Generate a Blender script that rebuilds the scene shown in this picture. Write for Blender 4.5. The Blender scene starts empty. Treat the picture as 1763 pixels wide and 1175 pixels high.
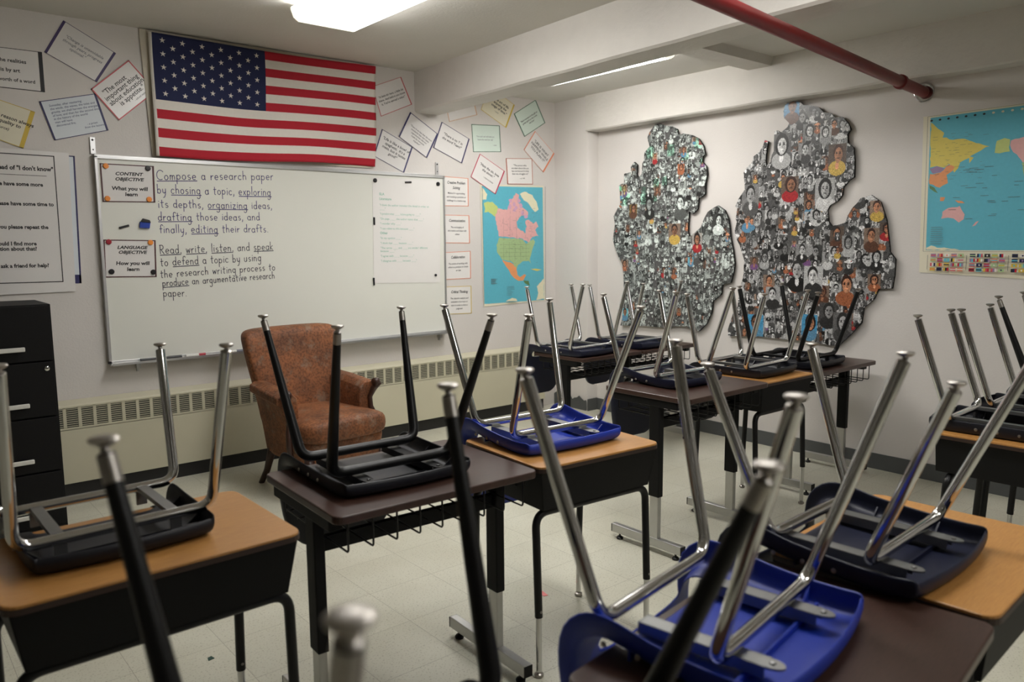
import bpy, bmesh, math, random
import numpy as np
from mathutils import Vector, Matrix

SC = bpy.context.scene
COL = SC.collection
# ------------------------------------------------------------------ camera
H_EYE = 1.44
cam_d = bpy.data.cameras.new('camera')
cam = bpy.data.objects.new('camera', cam_d)
COL.objects.link(cam)
_r = Vector((0.76478316, -0.64423336, -0.00837276))
_u = Vector((0.0861306, 0.08935148, 0.99226903))
_f = Vector((0.63850469, 0.75959179, -0.12382271))
_m = Matrix((( _r.x, _u.x, -_f.x, 0.0), (_r.y, _u.y, -_f.y, 0.0), (_r.z, _u.z, -_f.z, H_EYE), (0, 0, 0, 1)))
cam.matrix_world = _m
cam_d.sensor_width = 36.0
cam_d.lens = 1340.758 / 1763 * 36.0
cam_d.clip_start = 0.02
cam_d.dof.use_dof = True
cam_d.dof.focus_distance = 3.8
cam_d.dof.aperture_fstop = 3.2
SC.camera = cam
# ------------------------------------------------------------------ world and exposure
w = bpy.data.worlds.new('world'); SC.world = w; w.use_nodes = True
w.node_tree.nodes['Background'].inputs[0].default_value = (0.6, 0.62, 0.65, 1)
w.node_tree.nodes['Background'].inputs[1].default_value = 0.05
SC.view_settings.view_transform = 'Standard'
SC.view_settings.look = 'None'
SC.view_settings.gamma = 1.0
SC.view_settings.use_curve_mapping = False
SC.view_settings.exposure = 0.0
SC.cycles.use_denoising = True
SC.cycles.max_bounces = 10
SC.cycles.diffuse_bounces = 6
SC.cycles.sample_clamp_indirect = 6.0
LAMP = 17.5        # brightness of the fluorescent diffusers
XW, YW, ZC = 4.867, 5.065, 2.72     # right wall, front wall, ceiling
ZR = 2.645                          # ceiling of the bay beyond the beam

# ------------------------------------------------------------------ materials
def lin(c):
    return tuple((v / 12.92 if v <= 0.04045 else ((v + 0.055) / 1.055) ** 2.4) for v in c)
def rgb(r, g, b):
    return lin((r / 255, g / 255, b / 255)) + (1.0,)

def mat(name, col, rough=0.5, metal=0.0, var=0.0, vscale=30.0, bump=0.0, bscale=200.0, emit=None, coat=0.0, spec=0.5):
    """Principled material whose colour is broken up by a noise texture, with an optional noise bump."""
    m = bpy.data.materials.new(name); m.use_nodes = True
    nt = m.node_tree; p = nt.nodes['Principled BSDF']
    p.inputs['Roughness'].default_value = rough
    p.inputs['Metallic'].default_value = metal
    p.inputs['Specular IOR Level'].default_value = spec
    if coat: p.inputs['Coat Weight'].default_value = coat; p.inputs['Coat Roughness'].default_value = 0.15
    tc = nt.nodes.new('ShaderNodeTexCoord')
    n = nt.nodes.new('ShaderNodeTexNoise'); n.inputs['Scale'].default_value = vscale; n.inputs['Detail'].default_value = 4
    nt.links.new(tc.outputs['Object'], n.inputs['Vector'])
    mx = nt.nodes.new('ShaderNodeMix'); mx.data_type = 'RGBA'
    mx.inputs['A'].default_value = tuple(c * (1 - var) for c in col[:3]) + (1,)
    mx.inputs['B'].default_value = tuple(min(1, c * (1 + var)) for c in col[:3]) + (1,)
    nt.links.new(n.outputs['Fac'], mx.inputs['Factor'])
    nt.links.new(mx.outputs['Result'], p.inputs['Base Color'])
    if bump:
        b = nt.nodes.new('ShaderNodeTexNoise'); b.inputs['Scale'].default_value = bscale; b.inputs['Detail'].default_value = 5
        nt.links.new(tc.outputs['Object'], b.inputs['Vector'])
        bp = nt.nodes.new('ShaderNodeBump'); bp.inputs['Strength'].default_value = bump; bp.inputs['Distance'].default_value = 0.004
        nt.links.new(b.outputs['Fac'], bp.inputs['Height']); nt.links.new(bp.outputs['Normal'], p.inputs['Normal'])
    if emit:
        p.inputs['Emission Color'].default_value = emit[0] + (1,) if len(emit[0]) == 3 else emit[0]
        p.inputs['Emission Strength'].default_value = emit[1]
    return m

def mat_wood(name, c1, c2, rough=0.35, scale=(3, 45, 3)):
    m = bpy.data.materials.new(name); m.use_nodes = True
    nt = m.node_tree; p = nt.nodes['Principled BSDF']; p.inputs['Roughness'].default_value = rough
    tc = nt.nodes.new('ShaderNodeTexCoord'); mp = nt.nodes.new('ShaderNodeMapping')
    mp.inputs['Scale'].default_value = scale
    n = nt.nodes.new('ShaderNodeTexNoise'); n.inputs['Scale'].default_value = 6; n.inputs['Detail'].default_value = 8; n.inputs['Roughness'].default_value = 0.65
    nt.links.new(tc.outputs['Object'], mp.inputs['Vector']); nt.links.new(mp.outputs['Vector'], n.inputs['Vector'])
    cr = nt.nodes.new('ShaderNodeValToRGB')
    cr.color_ramp.elements[0].position = 0.32; cr.color_ramp.elements[0].color = c1
    cr.color_ramp.elements[1].position = 0.68; cr.color_ramp.elements[1].color = c2
    nt.links.new(n.outputs['Fac'], cr.inputs['Fac']); nt.links.new(cr.outputs['Color'], p.inputs['Base Color'])
    return m

def mat_floor():
    m = bpy.data.materials.new('vinyl_floor_tiles'); m.use_nodes = True
    nt = m.node_tree; p = nt.nodes['Principled BSDF']; p.inputs['Roughness'].default_value = 0.32
    tc = nt.nodes.new('ShaderNodeTexCoord')
    br = nt.nodes.new('ShaderNodeTexBrick'); br.offset = 0.0
    br.inputs['Scale'].default_value = 1.0; br.inputs['Brick Width'].default_value = 0.3048; br.inputs['Row Height'].default_value = 0.3048
    br.inputs['Mortar Size'].default_value = 0.0011; br.inputs['Mortar Smooth'].default_value = 0.3
    br.inputs['Color1'].default_value = rgb(210, 208, 192); br.inputs['Color2'].default_value = rgb(204, 202, 186)
    br.inputs['Mortar'].default_value = rgb(160, 157, 142)
    nt.links.new(tc.outputs['Object'], br.inputs['Vector'])
    sp = nt.nodes.new('ShaderNodeTexNoise'); sp.inputs['Scale'].default_value = 140; sp.inputs['Detail'].default_value = 2
    nt.links.new(tc.outputs['Object'], sp.inputs['Vector'])
    cr = nt.nodes.new('ShaderNodeValToRGB')
    cr.color_ramp.elements[0].position = 0.30; cr.color_ramp.elements[0].color = (0.62, 0.60, 0.55, 1)
    cr.color_ramp.elements[1].position = 0.42; cr.color_ramp.elements[1].color = (1, 1, 1, 1)
    nt.links.new(sp.outputs['Fac'], cr.inputs['Fac'])
    dn = nt.nodes.new('ShaderNodeTexNoise'); dn.inputs['Scale'].default_value = 2.2; dn.inputs['Detail'].default_value = 6
    nt.links.new(tc.outputs['Object'], dn.inputs['Vector'])
    cr2 = nt.nodes.new('ShaderNodeValToRGB')
    cr2.color_ramp.elements[0].position = 0.3; cr2.color_ramp.elements[0].color = (0.86, 0.85, 0.82, 1)
    cr2.color_ramp.elements[1].position = 0.65; cr2.color_ramp.elements[1].color = (1, 1, 1, 1)
    nt.links.new(dn.outputs['Fac'], cr2.inputs['Fac'])
    a = nt.nodes.new('ShaderNodeMix'); a.data_type = 'RGBA'; a.blend_type = 'MULTIPLY'; a.inputs['Factor'].default_value = 1
    b = nt.nodes.new('ShaderNodeMix'); b.data_type = 'RGBA'; b.blend_type = 'MULTIPLY'; b.inputs['Factor'].default_value = 1
    nt.links.new(br.outputs['Color'], a.inputs['A']); nt.links.new(cr.outputs['Color'], a.inputs['B'])
    nt.links.new(a.outputs['Result'], b.inputs['A']); nt.links.new(cr2.outputs['Color'], b.inputs['B'])
    nt.links.new(b.outputs['Result'], p.inputs['Base Color'])
    return m

def mat_hide():
    """rust-brown hide with a fine dark figure and grey worn patches"""
    m = bpy.data.materials.new('worn_rust_upholstery'); m.use_nodes = True
    nt = m.node_tree; p = nt.nodes['Principled BSDF']; p.inputs['Roughness'].default_value = 0.6; p.inputs['Specular IOR Level'].default_value = 0.35
    tc = nt.nodes.new('ShaderNodeTexCoord')
    def noise(sc, de, ro, p0, c0, p1, c1):
        n = nt.nodes.new('ShaderNodeTexNoise'); n.inputs['Scale'].default_value = sc; n.inputs['Detail'].default_value = de; n.inputs['Roughness'].default_value = ro
        nt.links.new(tc.outputs['Object'], n.inputs['Vector'])
        r = nt.nodes.new('ShaderNodeValToRGB')
        r.color_ramp.elements[0].position = p0; r.color_ramp.elements[0].color = c0; r.color_ramp.elements[1].position = p1; r.color_ramp.elements[1].color = c1
        nt.links.new(n.outputs['Fac'], r.inputs['Fac']); return r, n
    base, _ = noise(7, 6, .6, .34, rgb(104, 66, 44), .66, rgb(144, 90, 55))
    fig, fn = noise(75, 3, .6, .40, (0.34, 0.32, 0.32, 1), .56, (1, 1, 1, 1))
    patch, _ = noise(13, 7, .7, .54, (0, 0, 0, 1), .66, (0.62, 0.62, 0.62, 1))
    a = nt.nodes.new('ShaderNodeMix'); a.data_type = 'RGBA'; a.blend_type = 'MULTIPLY'; a.inputs['Factor'].default_value = .65
    nt.links.new(base.outputs['Color'], a.inputs['A']); nt.links.new(fig.outputs['Color'], a.inputs['B'])
    b = nt.nodes.new('ShaderNodeMix'); b.data_type = 'RGBA'
    nt.links.new(patch.outputs['Color'], b.inputs['Factor']); nt.links.new(a.outputs['Result'], b.inputs['A']); b.inputs['B'].default_value = rgb(126, 108, 92)
    nt.links.new(b.outputs['Result'], p.inputs['Base Color'])
    bp = nt.nodes.new('ShaderNodeBump'); bp.inputs['Strength'].default_value = .5; bp.inputs['Distance'].default_value = .004
    nt.links.new(fn.outputs['Fac'], bp.inputs['Height']); nt.links.new(bp.outputs['Normal'], p.inputs['Normal'])
    return m

def mat_attr(name, attr, rough=0.35):
    m = bpy.data.materials.new(name); m.use_nodes = True
    nt = m.node_tree; p = nt.nodes['Principled BSDF']; p.inputs['Roughness'].default_value = rough
    a = nt.nodes.new('ShaderNodeAttribute'); a.attribute_name = attr
    nt.links.new(a.outputs['Color'], p.inputs['Base Color'])
    return m

M = {}
M['wall'] = mat('painted_wall', rgb(212, 207, 203), 0.6, var=0.03, vscale=4, bump=0.25, bscale=90)
M['ceiling'] = mat('painted_ceiling', rgb(206, 203, 196), 0.75, var=0.03, vscale=5, bump=0.3, bscale=60)
M['concrete'] = mat('painted_concrete', rgb(210, 206, 200), 0.65, var=0.05, vscale=9, bump=0.7, bscale=38)
M['floor'] = mat_floor()
M['base'] = mat('rubber_baseboard', rgb(82, 84, 84), 0.55, var=0.12, vscale=12)
M['radiator'] = mat('enamelled_cream', rgb(196, 191, 168), 0.45, var=0.03, vscale=6)
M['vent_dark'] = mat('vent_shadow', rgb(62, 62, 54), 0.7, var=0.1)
M['kick'] = mat('black_kickplate', rgb(24, 23, 23), 0.5, var=0.1)
M['chrome'] = mat('chrome', (0.64, 0.64, 0.635, 1), 0.09, 1.0, var=0.06, vscale=20)
M['nickel'] = mat('nickel_glide', (0.40, 0.375, 0.345, 1), 0.38, 1.0, var=0.15, vscale=40)
M['steel'] = mat('satin_steel', (0.50, 0.50, 0.49, 1), 0.38, 1.0, var=0.08, vscale=30)
M['brace'] = mat('dull_steel', (0.26, 0.26, 0.255, 1), 0.45, 1.0, var=0.1, vscale=30)
M['wall_low_bounce'] = mat('low_bounce_wall', rgb(128, 124, 116), 0.7, var=0.03, vscale=4, bump=0.25, bscale=90)  # darker colour for the unseen walls, cuts bounce light on the left
M['alu'] = mat('aluminium', (0.62, 0.62, 0.62, 1), 0.35, 0.9, var=0.05, vscale=30)
M['black_metal'] = mat('black_enamel', rgb(15, 15, 16), 0.38, var=0.15, vscale=25, spec=0.35)
M['black_satin'] = mat('black_satin_metal', rgb(12, 12, 12), 0.6, var=0.15, vscale=25, spec=0.25)
M['p_black'] = mat('black_plastic', rgb(19, 20, 28), 0.45, spec=0.4, var=0.12, vscale=40, bump=0.08, bscale=500)
M['p_navy'] = mat('navy_plastic', rgb(20, 24, 46), 0.45, spec=0.4, var=0.12, vscale=40, bump=0.08, bscale=500)
M['p_blue'] = mat('blue_plastic', rgb(24, 50, 156), 0.42, var=0.06, vscale=40, bump=0.08, bscale=500)
M['tan'] = mat_wood('tan_laminate', rgb(166, 115, 60), rgb(188, 138, 77), 0.38, (4, 60, 4))
M['dark_wood'] = mat_wood('walnut_laminate', rgb(52, 35, 28), rgb(73, 50, 42), 0.36, (4, 60, 4))
M['tan_edge'] = mat('dark_edge_band', rgb(52, 36, 28), 0.5, var=0.15)
M['wb'] = mat('whiteboard_enamel', rgb(222, 222, 214), 0.28, var=0.015, vscale=3)
M['paper'] = mat('white_paper', rgb(226, 223, 220), 0.55, var=0.015, vscale=15)
M['paper_gloss'] = mat('laminated_paper', rgb(224, 221, 219), 0.2, var=0.015, vscale=15)
M['paper_green'] = mat('pale_green_paper', rgb(206, 220, 210), 0.4, var=0.02, vscale=15)
M['paper_blue'] = mat('pale_blue_paper', rgb(212, 218, 224), 0.4, var=0.02, vscale=15)
M['backing'] = mat('ivory_backing', rgb(198, 190, 172), 0.5, var=0.05, vscale=6)
M['paper_yel'] = mat('ivory_paper', rgb(224, 218, 196), 0.5, var=0.03, vscale=8)
M['ink'] = mat('black_ink', rgb(30, 29, 32), 0.6, var=0.1)
M['ink_grey'] = mat('grey_ink', rgb(110, 112, 122), 0.6, var=0.1)
M['ink_green'] = mat('green_ink', rgb(112, 176, 152), 0.6, var=0.1)
M['ink_purple'] = mat('violet_marker', rgb(52, 40, 110), 0.5, var=0.15, vscale=60)
M['ink_black2'] = mat('black_marker', rgb(36, 32, 58), 0.5, var=0.15, vscale=60)
for k, c in dict(navy=(44, 42, 92), purple=(62, 48, 96), red=(198, 84, 92), crimson=(196, 52, 84), yellow=(208, 178, 66), green=(48, 96, 74),
                 orange=(224, 130, 92), brick=(178, 92, 66), peach=(214, 170, 132), black=(28, 26, 28), bluegrey=(70, 80, 120), maroon=(82, 42, 46)).items():
    M['bd_' + k] = mat('border_' + k, rgb(*c), 0.45, var=0.05)
M['mag_black'] = mat('black_magnet', rgb(22, 20, 24), 0.35, var=0.1)
M['mag_orange'] = mat('orange_magnet', rgb(232, 140, 52), 0.35, var=0.1)
M['mag_red'] = mat('red_magnet', rgb(158, 24, 44), 0.35, var=0.1)
M['clip_blue'] = mat('blue_clip', rgb(24, 60, 160), 0.35, var=0.1)
M['flag_red'] = mat('flag_red', rgb(178, 24, 44), 0.8, var=0.06, vscale=60, bump=0.2, bscale=700)
M['flag_white'] = mat('flag_white', rgb(226, 220, 212), 0.8, var=0.04, vscale=60, bump=0.2, bscale=700)
M['flag_blue'] = mat('flag_blue', rgb(24, 32, 74), 0.8, var=0.06, vscale=60, bump=0.2, bscale=700)
M['pipe'] = mat('red_pipe_paint', rgb(118, 22, 25), 0.42, var=0.1, vscale=15)
M['fixture'] = mat('white_fixture', rgb(225, 222, 212), 0.5, var=0.02)
M['diffuser'] = mat('lit_diffuser', rgb(240, 240, 235), 0.4, emit=((1.0, 0.985, 0.955), LAMP))
M['diffuser_end'] = mat('diffuser_end_cap', rgb(236, 232, 205), 0.4, emit=((1.0, 0.95, 0.80), LAMP * 0.055))
M['hide'] = mat_hide()
M['trim_wood'] = mat('dark_chair_wood', rgb(56, 34, 26), 0.4, var=0.2, vscale=30)
M['white_plastic'] = mat('white_handle', rgb(214, 212, 206), 0.4, var=0.03)
M['cab'] = mat('black_cabinet_steel', rgb(11, 10, 11), 0.6, var=0.12, vscale=20, spec=0.25)
M['pink'] = mat('pink_scrap_paper', rgb(236, 140, 140), 0.7, var=0.05)
M['debris'] = mat('dark_green_scrap', rgb(40, 70, 60), 0.7, var=0.1)
for k, c in dict(ocean=(92, 178, 198), pink=(224, 172, 170), green=(164, 190, 138), ygreen=(190, 204, 124), orange=(228, 152, 100), cream=(228, 222, 192),
                 yellow=(218, 200, 98), purple=(150, 126, 160), dgreen=(92, 130, 84), lilac=(206, 162, 190)).items():
    M['m_' + k] = mat('map_' + k, rgb(*c), 0.5, var=0.07, vscale=55)
M['m_line'] = mat('map_line', rgb(96, 96, 92), 0.6, var=0.1)

# ------------------------------------------------------------------ mesh helpers
class MB:
    """Collects vertices and faces and links them as ONE mesh object."""
    def __init__(s): s.v = []; s.f = []; s.mi = []
    def add(s, vs, fs, mi=0):
        o = len(s.v); s.v += [tuple(p) for p in vs]
        s.f += [tuple(i + o for i in f) for f in fs]; s.mi += [mi] * len(fs); return s
    def box(s, a, b, mi=0, M4=None):
        x0, y0, z0 = a; x1, y1, z1 = b
        vs = [(x0, y0, z0), (x1, y0, z0), (x1, y1, z0), (x0, y1, z0), (x0, y0, z1), (x1, y0, z1), (x1, y1, z1), (x0, y1, z1)]
        if M4 is not None: vs = [tuple(M4 @ Vector(p)) for p in vs]
        return s.add(vs, [(3, 2, 1, 0), (4, 5, 6, 7), (0, 1, 5, 4), (1, 2, 6, 5), (2, 3, 7, 6), (3, 0, 4, 7)], mi)
    def prism(s, pts, n, mi=0, cap=True):
        """closed outline of 3-D points extruded by the vector n"""
        k = len(pts); n = Vector(n)
        vs = [tuple(p) for p in pts] + [tuple(Vector(p) + n) for p in pts]
        fs = [(i, (i + 1) % k, (i + 1) % k + k, i + k) for i in range(k)]
        if cap: fs += [tuple(reversed(range(k))), tuple(range(k, 2 * k))]
        return s.add(vs, fs, mi)
    def tube(s, pts, r, seg=10, mi=0, cap=True, flat=1.0):
        pts = [Vector(p) for p in pts]; n = len(pts)
        rs = r if isinstance(r, (list, tuple)) else [r] * n
        t0 = (pts[1] - pts[0]).normalized()
        up = Vector((0, 0, 1)) if abs(t0.z) < 0.9 else Vector((1, 0, 0))
        a = t0.cross(up).normalized(); vs = []; fs = []
        for i, p in enumerate(pts):
            t = ((pts[min(i + 1, n - 1)] - p).normalized() + (p - pts[max(i - 1, 0)]).normalized()).normalized()
            a = (a - t * a.dot(t)).normalized(); b = t.cross(a)
            for k in range(seg):
                an = 2 * math.pi * k / seg
                vs.append(tuple(p + a * math.cos(an) * rs[i] + b * math.sin(an) * rs[i] * flat))
        for i in range(n - 1):
            for k in range(seg):
                k2 = (k + 1) % seg
                fs.append((i * seg + k, i * seg + k2, (i + 1) * seg + k2, (i + 1) * seg + k))
        if cap: fs += [tuple(reversed(range(seg))), tuple(range((n - 1) * seg, n * seg))]
        return s.add(vs, fs, mi)
    def lathe(s, prof, c, seg=16, mi=0, axis=Vector((0, 0, 1))):
        """profile [(radius, height)] turned about an axis through c"""
        axis = Vector(axis).normalized(); c = Vector(c)
        a = axis.orthogonal().normalized(); b = axis.cross(a); vs = []; fs = []
        for r, h in prof:
            for k in range(seg):
                an = 2 * math.pi * k / seg
                vs.append(tuple(c + axis * h + (a * math.cos(an) + b * math.sin(an)) * r))
        for i in range(len(prof) - 1):
            for k in range(seg):
                k2 = (k + 1) % seg
                fs.append((i * seg + k, i * seg + k2, (i + 1) * seg + k2, (i + 1) * seg + k))
        fs += [tuple(reversed(range(seg))), tuple(range((len(prof) - 1) * seg, len(prof) * seg))]
        return s.add(vs, fs, mi)
    def loft(s, rings, mi=0):
        k = len(rings[0]); vs = [p for r in rings for p in r]; fs = []
        for i in range(len(rings) - 1):
            for j in range(k):
                j2 = (j + 1) % k
                fs.append((i * k + j, i * k + j2, (i + 1) * k + j2, (i + 1) * k + j))
        fs += [tuple(reversed(range(k))), tuple(range((len(rings) - 1) * k, len(rings) * k))]
        return s.add(vs, fs, mi)
    def build(s, name, mats, parent=None, smooth=False, bevel=0.0, subsurf=0, solid=0.0, recalc=True, mw=None):
        me = bpy.data.meshes.new(name); me.from_pydata(s.v, [], s.f)
        for m in (mats if isinstance(mats, (list, tuple)) else [mats]): me.materials.append(m)
        if any(s.mi): me.polygons.foreach_set('material_index', s.mi)
        if recalc:
            bm = bmesh.new(); bm.from_mesh(me); bmesh.ops.recalc_face_normals(bm, faces=bm.faces); bm.to_mesh(me); bm.free()
        if smooth is True: me.polygons.foreach_set('use_smooth', [True] * len(me.polygons))
        elif smooth: me.polygons.foreach_set('use_smooth', [True] * len(me.polygons)); me.set_sharp_from_angle(angle=math.radians(smooth))
        o = bpy.data.objects.new(name, me); COL.objects.link(o)
        if parent is not None: o.parent = parent
        if mw is not None: o.matrix_world = mw
        if solid:
            md = o.modifiers.new('thickness', 'SOLIDIFY'); md.thickness = abs(solid); md.offset = 1 if solid > 0 else -1
        if bevel:
            md = o.modifiers.new('edge', 'BEVEL'); md.width = bevel; md.segments = 2; md.limit_method = 'ANGLE'
        if subsurf:
            md = o.modifiers.new('round', 'SUBSURF'); md.levels = subsurf; md.render_levels = subsurf
        return o

def fillet(pts, r, n=6):
    """polyline with its inner corners rounded"""
    pts = [Vector(p) for p in pts]; out = [pts[0]]
    for i in range(1, len(pts) - 1):
        a, b, c = pts[i - 1], pts[i], pts[i + 1]
        u = (a - b); v = (c - b)
        d = min(r, u.length * 0.49, v.length * 0.49); u.normalize(); v.normalize()
        p0 = b + u * d; p1 = b + v * d
        for k in range(n + 1):
            t = k / n
            out.append(p0 * (1 - t) ** 2 + b * 2 * t * (1 - t) + p1 * t * t)
    out.append(pts[-1]); return out

def rrect(w, d, r, n=5):
    """rounded rectangle outline in x-y about the origin"""
    out = []
    for cx, cy, a0 in ((w / 2 - r, d / 2 - r, 0), (-w / 2 + r, d / 2 - r, 90), (-w / 2 + r, -d / 2 + r, 180), (w / 2 - r, -d / 2 + r, 270)):
        for k in range(n + 1):
            a = math.radians(a0 + 90 * k / n); out.append((cx + r * math.cos(a), cy + r * math.sin(a)))
    return out

def thing(name, label, cat, loc=(0, 0, 0), rz=0.0, group=None):
    o = bpy.data.objects.new(name, None); COL.objects.link(o); o.empty_display_size = 0.1
    o.location = loc; o.rotation_euler = (0, 0, rz); o['label'] = label; o['category'] = cat
    if group: o['group'] = group
    return o
def tag(o, label, cat, group=None):
    o['label'] = label; o['category'] = cat
    if group: o['group'] = group
    return o
def struct(o):
    o['kind'] = 'structure'; return o

# text: requests are collected and turned into meshes in one go at the end
TEXTS = []
def lettering(name, parent, lines, material, mw=None):
    """lines: (text, size, x, y, align, shear, weight) in the parent's local x-y plane, printed just above z"""
    TEXTS.append((name, parent, lines, material, mw))
def flush_texts():
    tmp = []
    for (name, parent, lines, material, mw) in TEXTS:
        for (t, size, x, y, al, sh, wt, z, sx) in lines:
            cu = bpy.data.curves.new('tmp_text', 'FONT'); cu.body = t; cu.size = size; cu.align_x = al
            cu.shear = sh; cu.offset = wt * size; cu.resolution_u = 2; cu.fill_mode = 'FRONT'
            o = bpy.data.objects.new('tmp_text', cu); COL.objects.link(o); tmp.append((o, cu))
    bpy.context.view_layer.update()
    dg = bpy.context.evaluated_depsgraph_get(); i = 0
    for (name, parent, lines, material, mw) in TEXTS:
        mb = MB()
        for (t, size, x, y, al, sh, wt, z, sx) in lines:
            o, cu = tmp[i]; i += 1
            me = o.evaluated_get(dg).to_mesh()
            vs = [(x + v.co.x * sx, y + v.co.y, z) for v in me.vertices]
            mb.add(vs, [tuple(p.vertices) for p in me.polygons])
            o.evaluated_get(dg).to_mesh_clear()
        if mb.v:
            mb.build(name, material, parent, recalc=False)
    for o, cu in tmp:
        bpy.data.objects.remove(o); bpy.data.curves.remove(cu)
    TEXTS.clear()

def front_frame(cx, cz, off, ang=0.0):
    c, s_ = math.cos(ang), math.sin(ang)
    return Matrix(((c, -s_, 0, cx), (0, 0, -1, YW - off), (s_, c, 0, cz), (0, 0, 0, 1)))
def right_frame(cy, cz, off, ang=0.0):
    c, s_ = math.cos(ang), math.sin(ang)
    return Matrix(((0, 0, -1, XW - off), (-c, s_, 0, cy), (s_, c, 0, cz), (0, 0, 0, 1)))
Q = {
 'P1': [(0.5412, 2.5066), (0.8948, 2.5096), (0.8944, 2.2947), (0.5348, 2.2978)],
 'P2': [(1.0116, 2.6975), (1.2725, 2.5577), (1.1599, 2.3809), (0.9052, 2.5111)],
 'P3': [(1.1253, 2.3391), (1.3371, 2.5287), (1.4809, 2.3685), (1.2622, 2.1762)],
 'P4': [(0.8607, 2.2421), (1.1496, 2.3174), (1.2032, 2.1149), (0.9208, 2.0362)],
 'P5': [(0.5329, 2.274), (0.8387, 2.1836), (0.7683, 1.981), (0.4731, 2.0849)],
 'P6': [(0.2861, 1.9847), (0.9865, 1.9706), (0.9676, 1.19), (0.2439, 1.1828)],
 'P6B': [(0.7114, 1.9585), (1.017, 1.9578), (1.0024, 1.2345), (0.6845, 1.234)],
 'R1': [(2.9631, 2.5716), (3.208, 2.6699), (3.2992, 2.482), (3.028, 2.3674)],
 'R2': [(3.2781, 2.425), (3.5274, 2.2838), (3.4207, 2.0955), (3.1718, 2.2379)],
 'R3': [(3.0329, 2.2806), (3.2959, 2.1668), (3.2143, 1.974), (2.9576, 2.0826)],
 'R4': [(3.5639, 2.3798), (3.8318, 2.2703), (3.7534, 2.0749), (3.4801, 2.1799)],
 'R5': [(3.584, 2.6064), (3.8483, 2.69), (3.9138, 2.4645), (3.6365, 2.3851)],
 'R6': [(4.0387, 2.6993), (4.3053, 2.5824), (4.2123, 2.3882), (3.9497, 2.5096)],
 'R7': [(3.8525, 2.3877), (4.1433, 2.4021), (4.1559, 2.1911), (3.8671, 2.1716)],
 'R8': [(4.2957, 2.5108), (4.5395, 2.6508), (4.6494, 2.4692), (4.4104, 2.3329)],
 'R9': [(3.9303, 2.1626), (4.19, 2.0377), (4.0897, 1.845), (3.8338, 1.9758)],
 'R10': [(4.2025, 2.1434), (4.4934, 2.1602), (4.5012, 1.9439), (4.2181, 1.9335)],
 'R11': [(4.5286, 2.391), (4.7554, 2.2171), (4.6259, 2.0491), (4.401, 2.2272)],
 'C1': [(3.5607, 1.9681), (3.815, 1.9627), (3.8131, 1.7417), (3.5525, 1.7386)],
 'C2': [(3.5564, 1.6706), (3.8175, 1.6705), (3.8209, 1.4474), (3.5546, 1.4513)],
 'C3': [(3.5568, 1.3783), (3.8268, 1.3854), (3.8256, 1.1644), (3.5556, 1.1632)],
 'C4': [(3.5599, 1.1081), (3.8281, 1.1049), (3.828, 0.879), (3.5717, 0.8874)],
 'MAP': [(3.9297, 1.921), (4.6268, 1.9372), (4.6431, 0.9417), (3.9534, 0.9264)],
 'FLAG': [(1.446, 2.7011), (2.9773, 2.7085), (2.9552, 1.9982), (1.4469, 1.9772)],
 'SHEET': [(1.4023, 2.7203), (2.968, 2.7132), (2.9478, 1.9936), (1.4341, 1.9832)],
 'W_PAPER': [(2.9256, 1.9242), (3.5197, 1.9315), (3.4981, 1.1453), (2.9103, 1.1617)],
 'W_CON': [(1.1362, 1.9221), (1.4319, 1.9224), (1.4274, 1.7056), (1.137, 1.7014)],
 'W_LAN': [(1.1259, 1.4851), (1.4146, 1.4804), (1.4076, 1.2577), (1.1196, 1.2649)],
}
MAGP = [(2.9446, 1.9052), (3.4973, 1.9028), (3.2264, 1.9042), (2.9268, 1.6128), (2.9093, 1.1745), (3.4584, 1.2037), (1.1672, 1.9075), (1.3965, 1.9068), (1.1635, 1.7218), (1.3923, 1.7236), (1.1537, 1.4715), (1.3839, 1.4666), (1.1578, 1.2977), (1.3894, 1.2885), (1.2435, 1.5599), (1.3564, 1.5801)]
CANTON = [(2.1556, 2.6987), (2.1536, 2.261), (1.4541, 2.254)]
HAND = [((1.4455, 1.8428), (2.1858, 1.8746)), ((1.4441, 1.7614), (2.1631, 1.7711)), ((1.4433, 1.677), (2.1677, 1.6838)), ((1.4385, 1.599), (2.0804, 1.6083)), ((1.4423, 1.5234), (2.1331, 1.5315)), ((1.4362, 1.3972), (2.1597, 1.4159)), ((1.4351, 1.3232), (2.076, 1.3438)), ((1.4308, 1.2526), (2.1694, 1.2799)), ((1.4397, 1.1991), (2.1626, 1.2237)), ((1.4406, 1.1356), (1.5846, 1.1321))]
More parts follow.
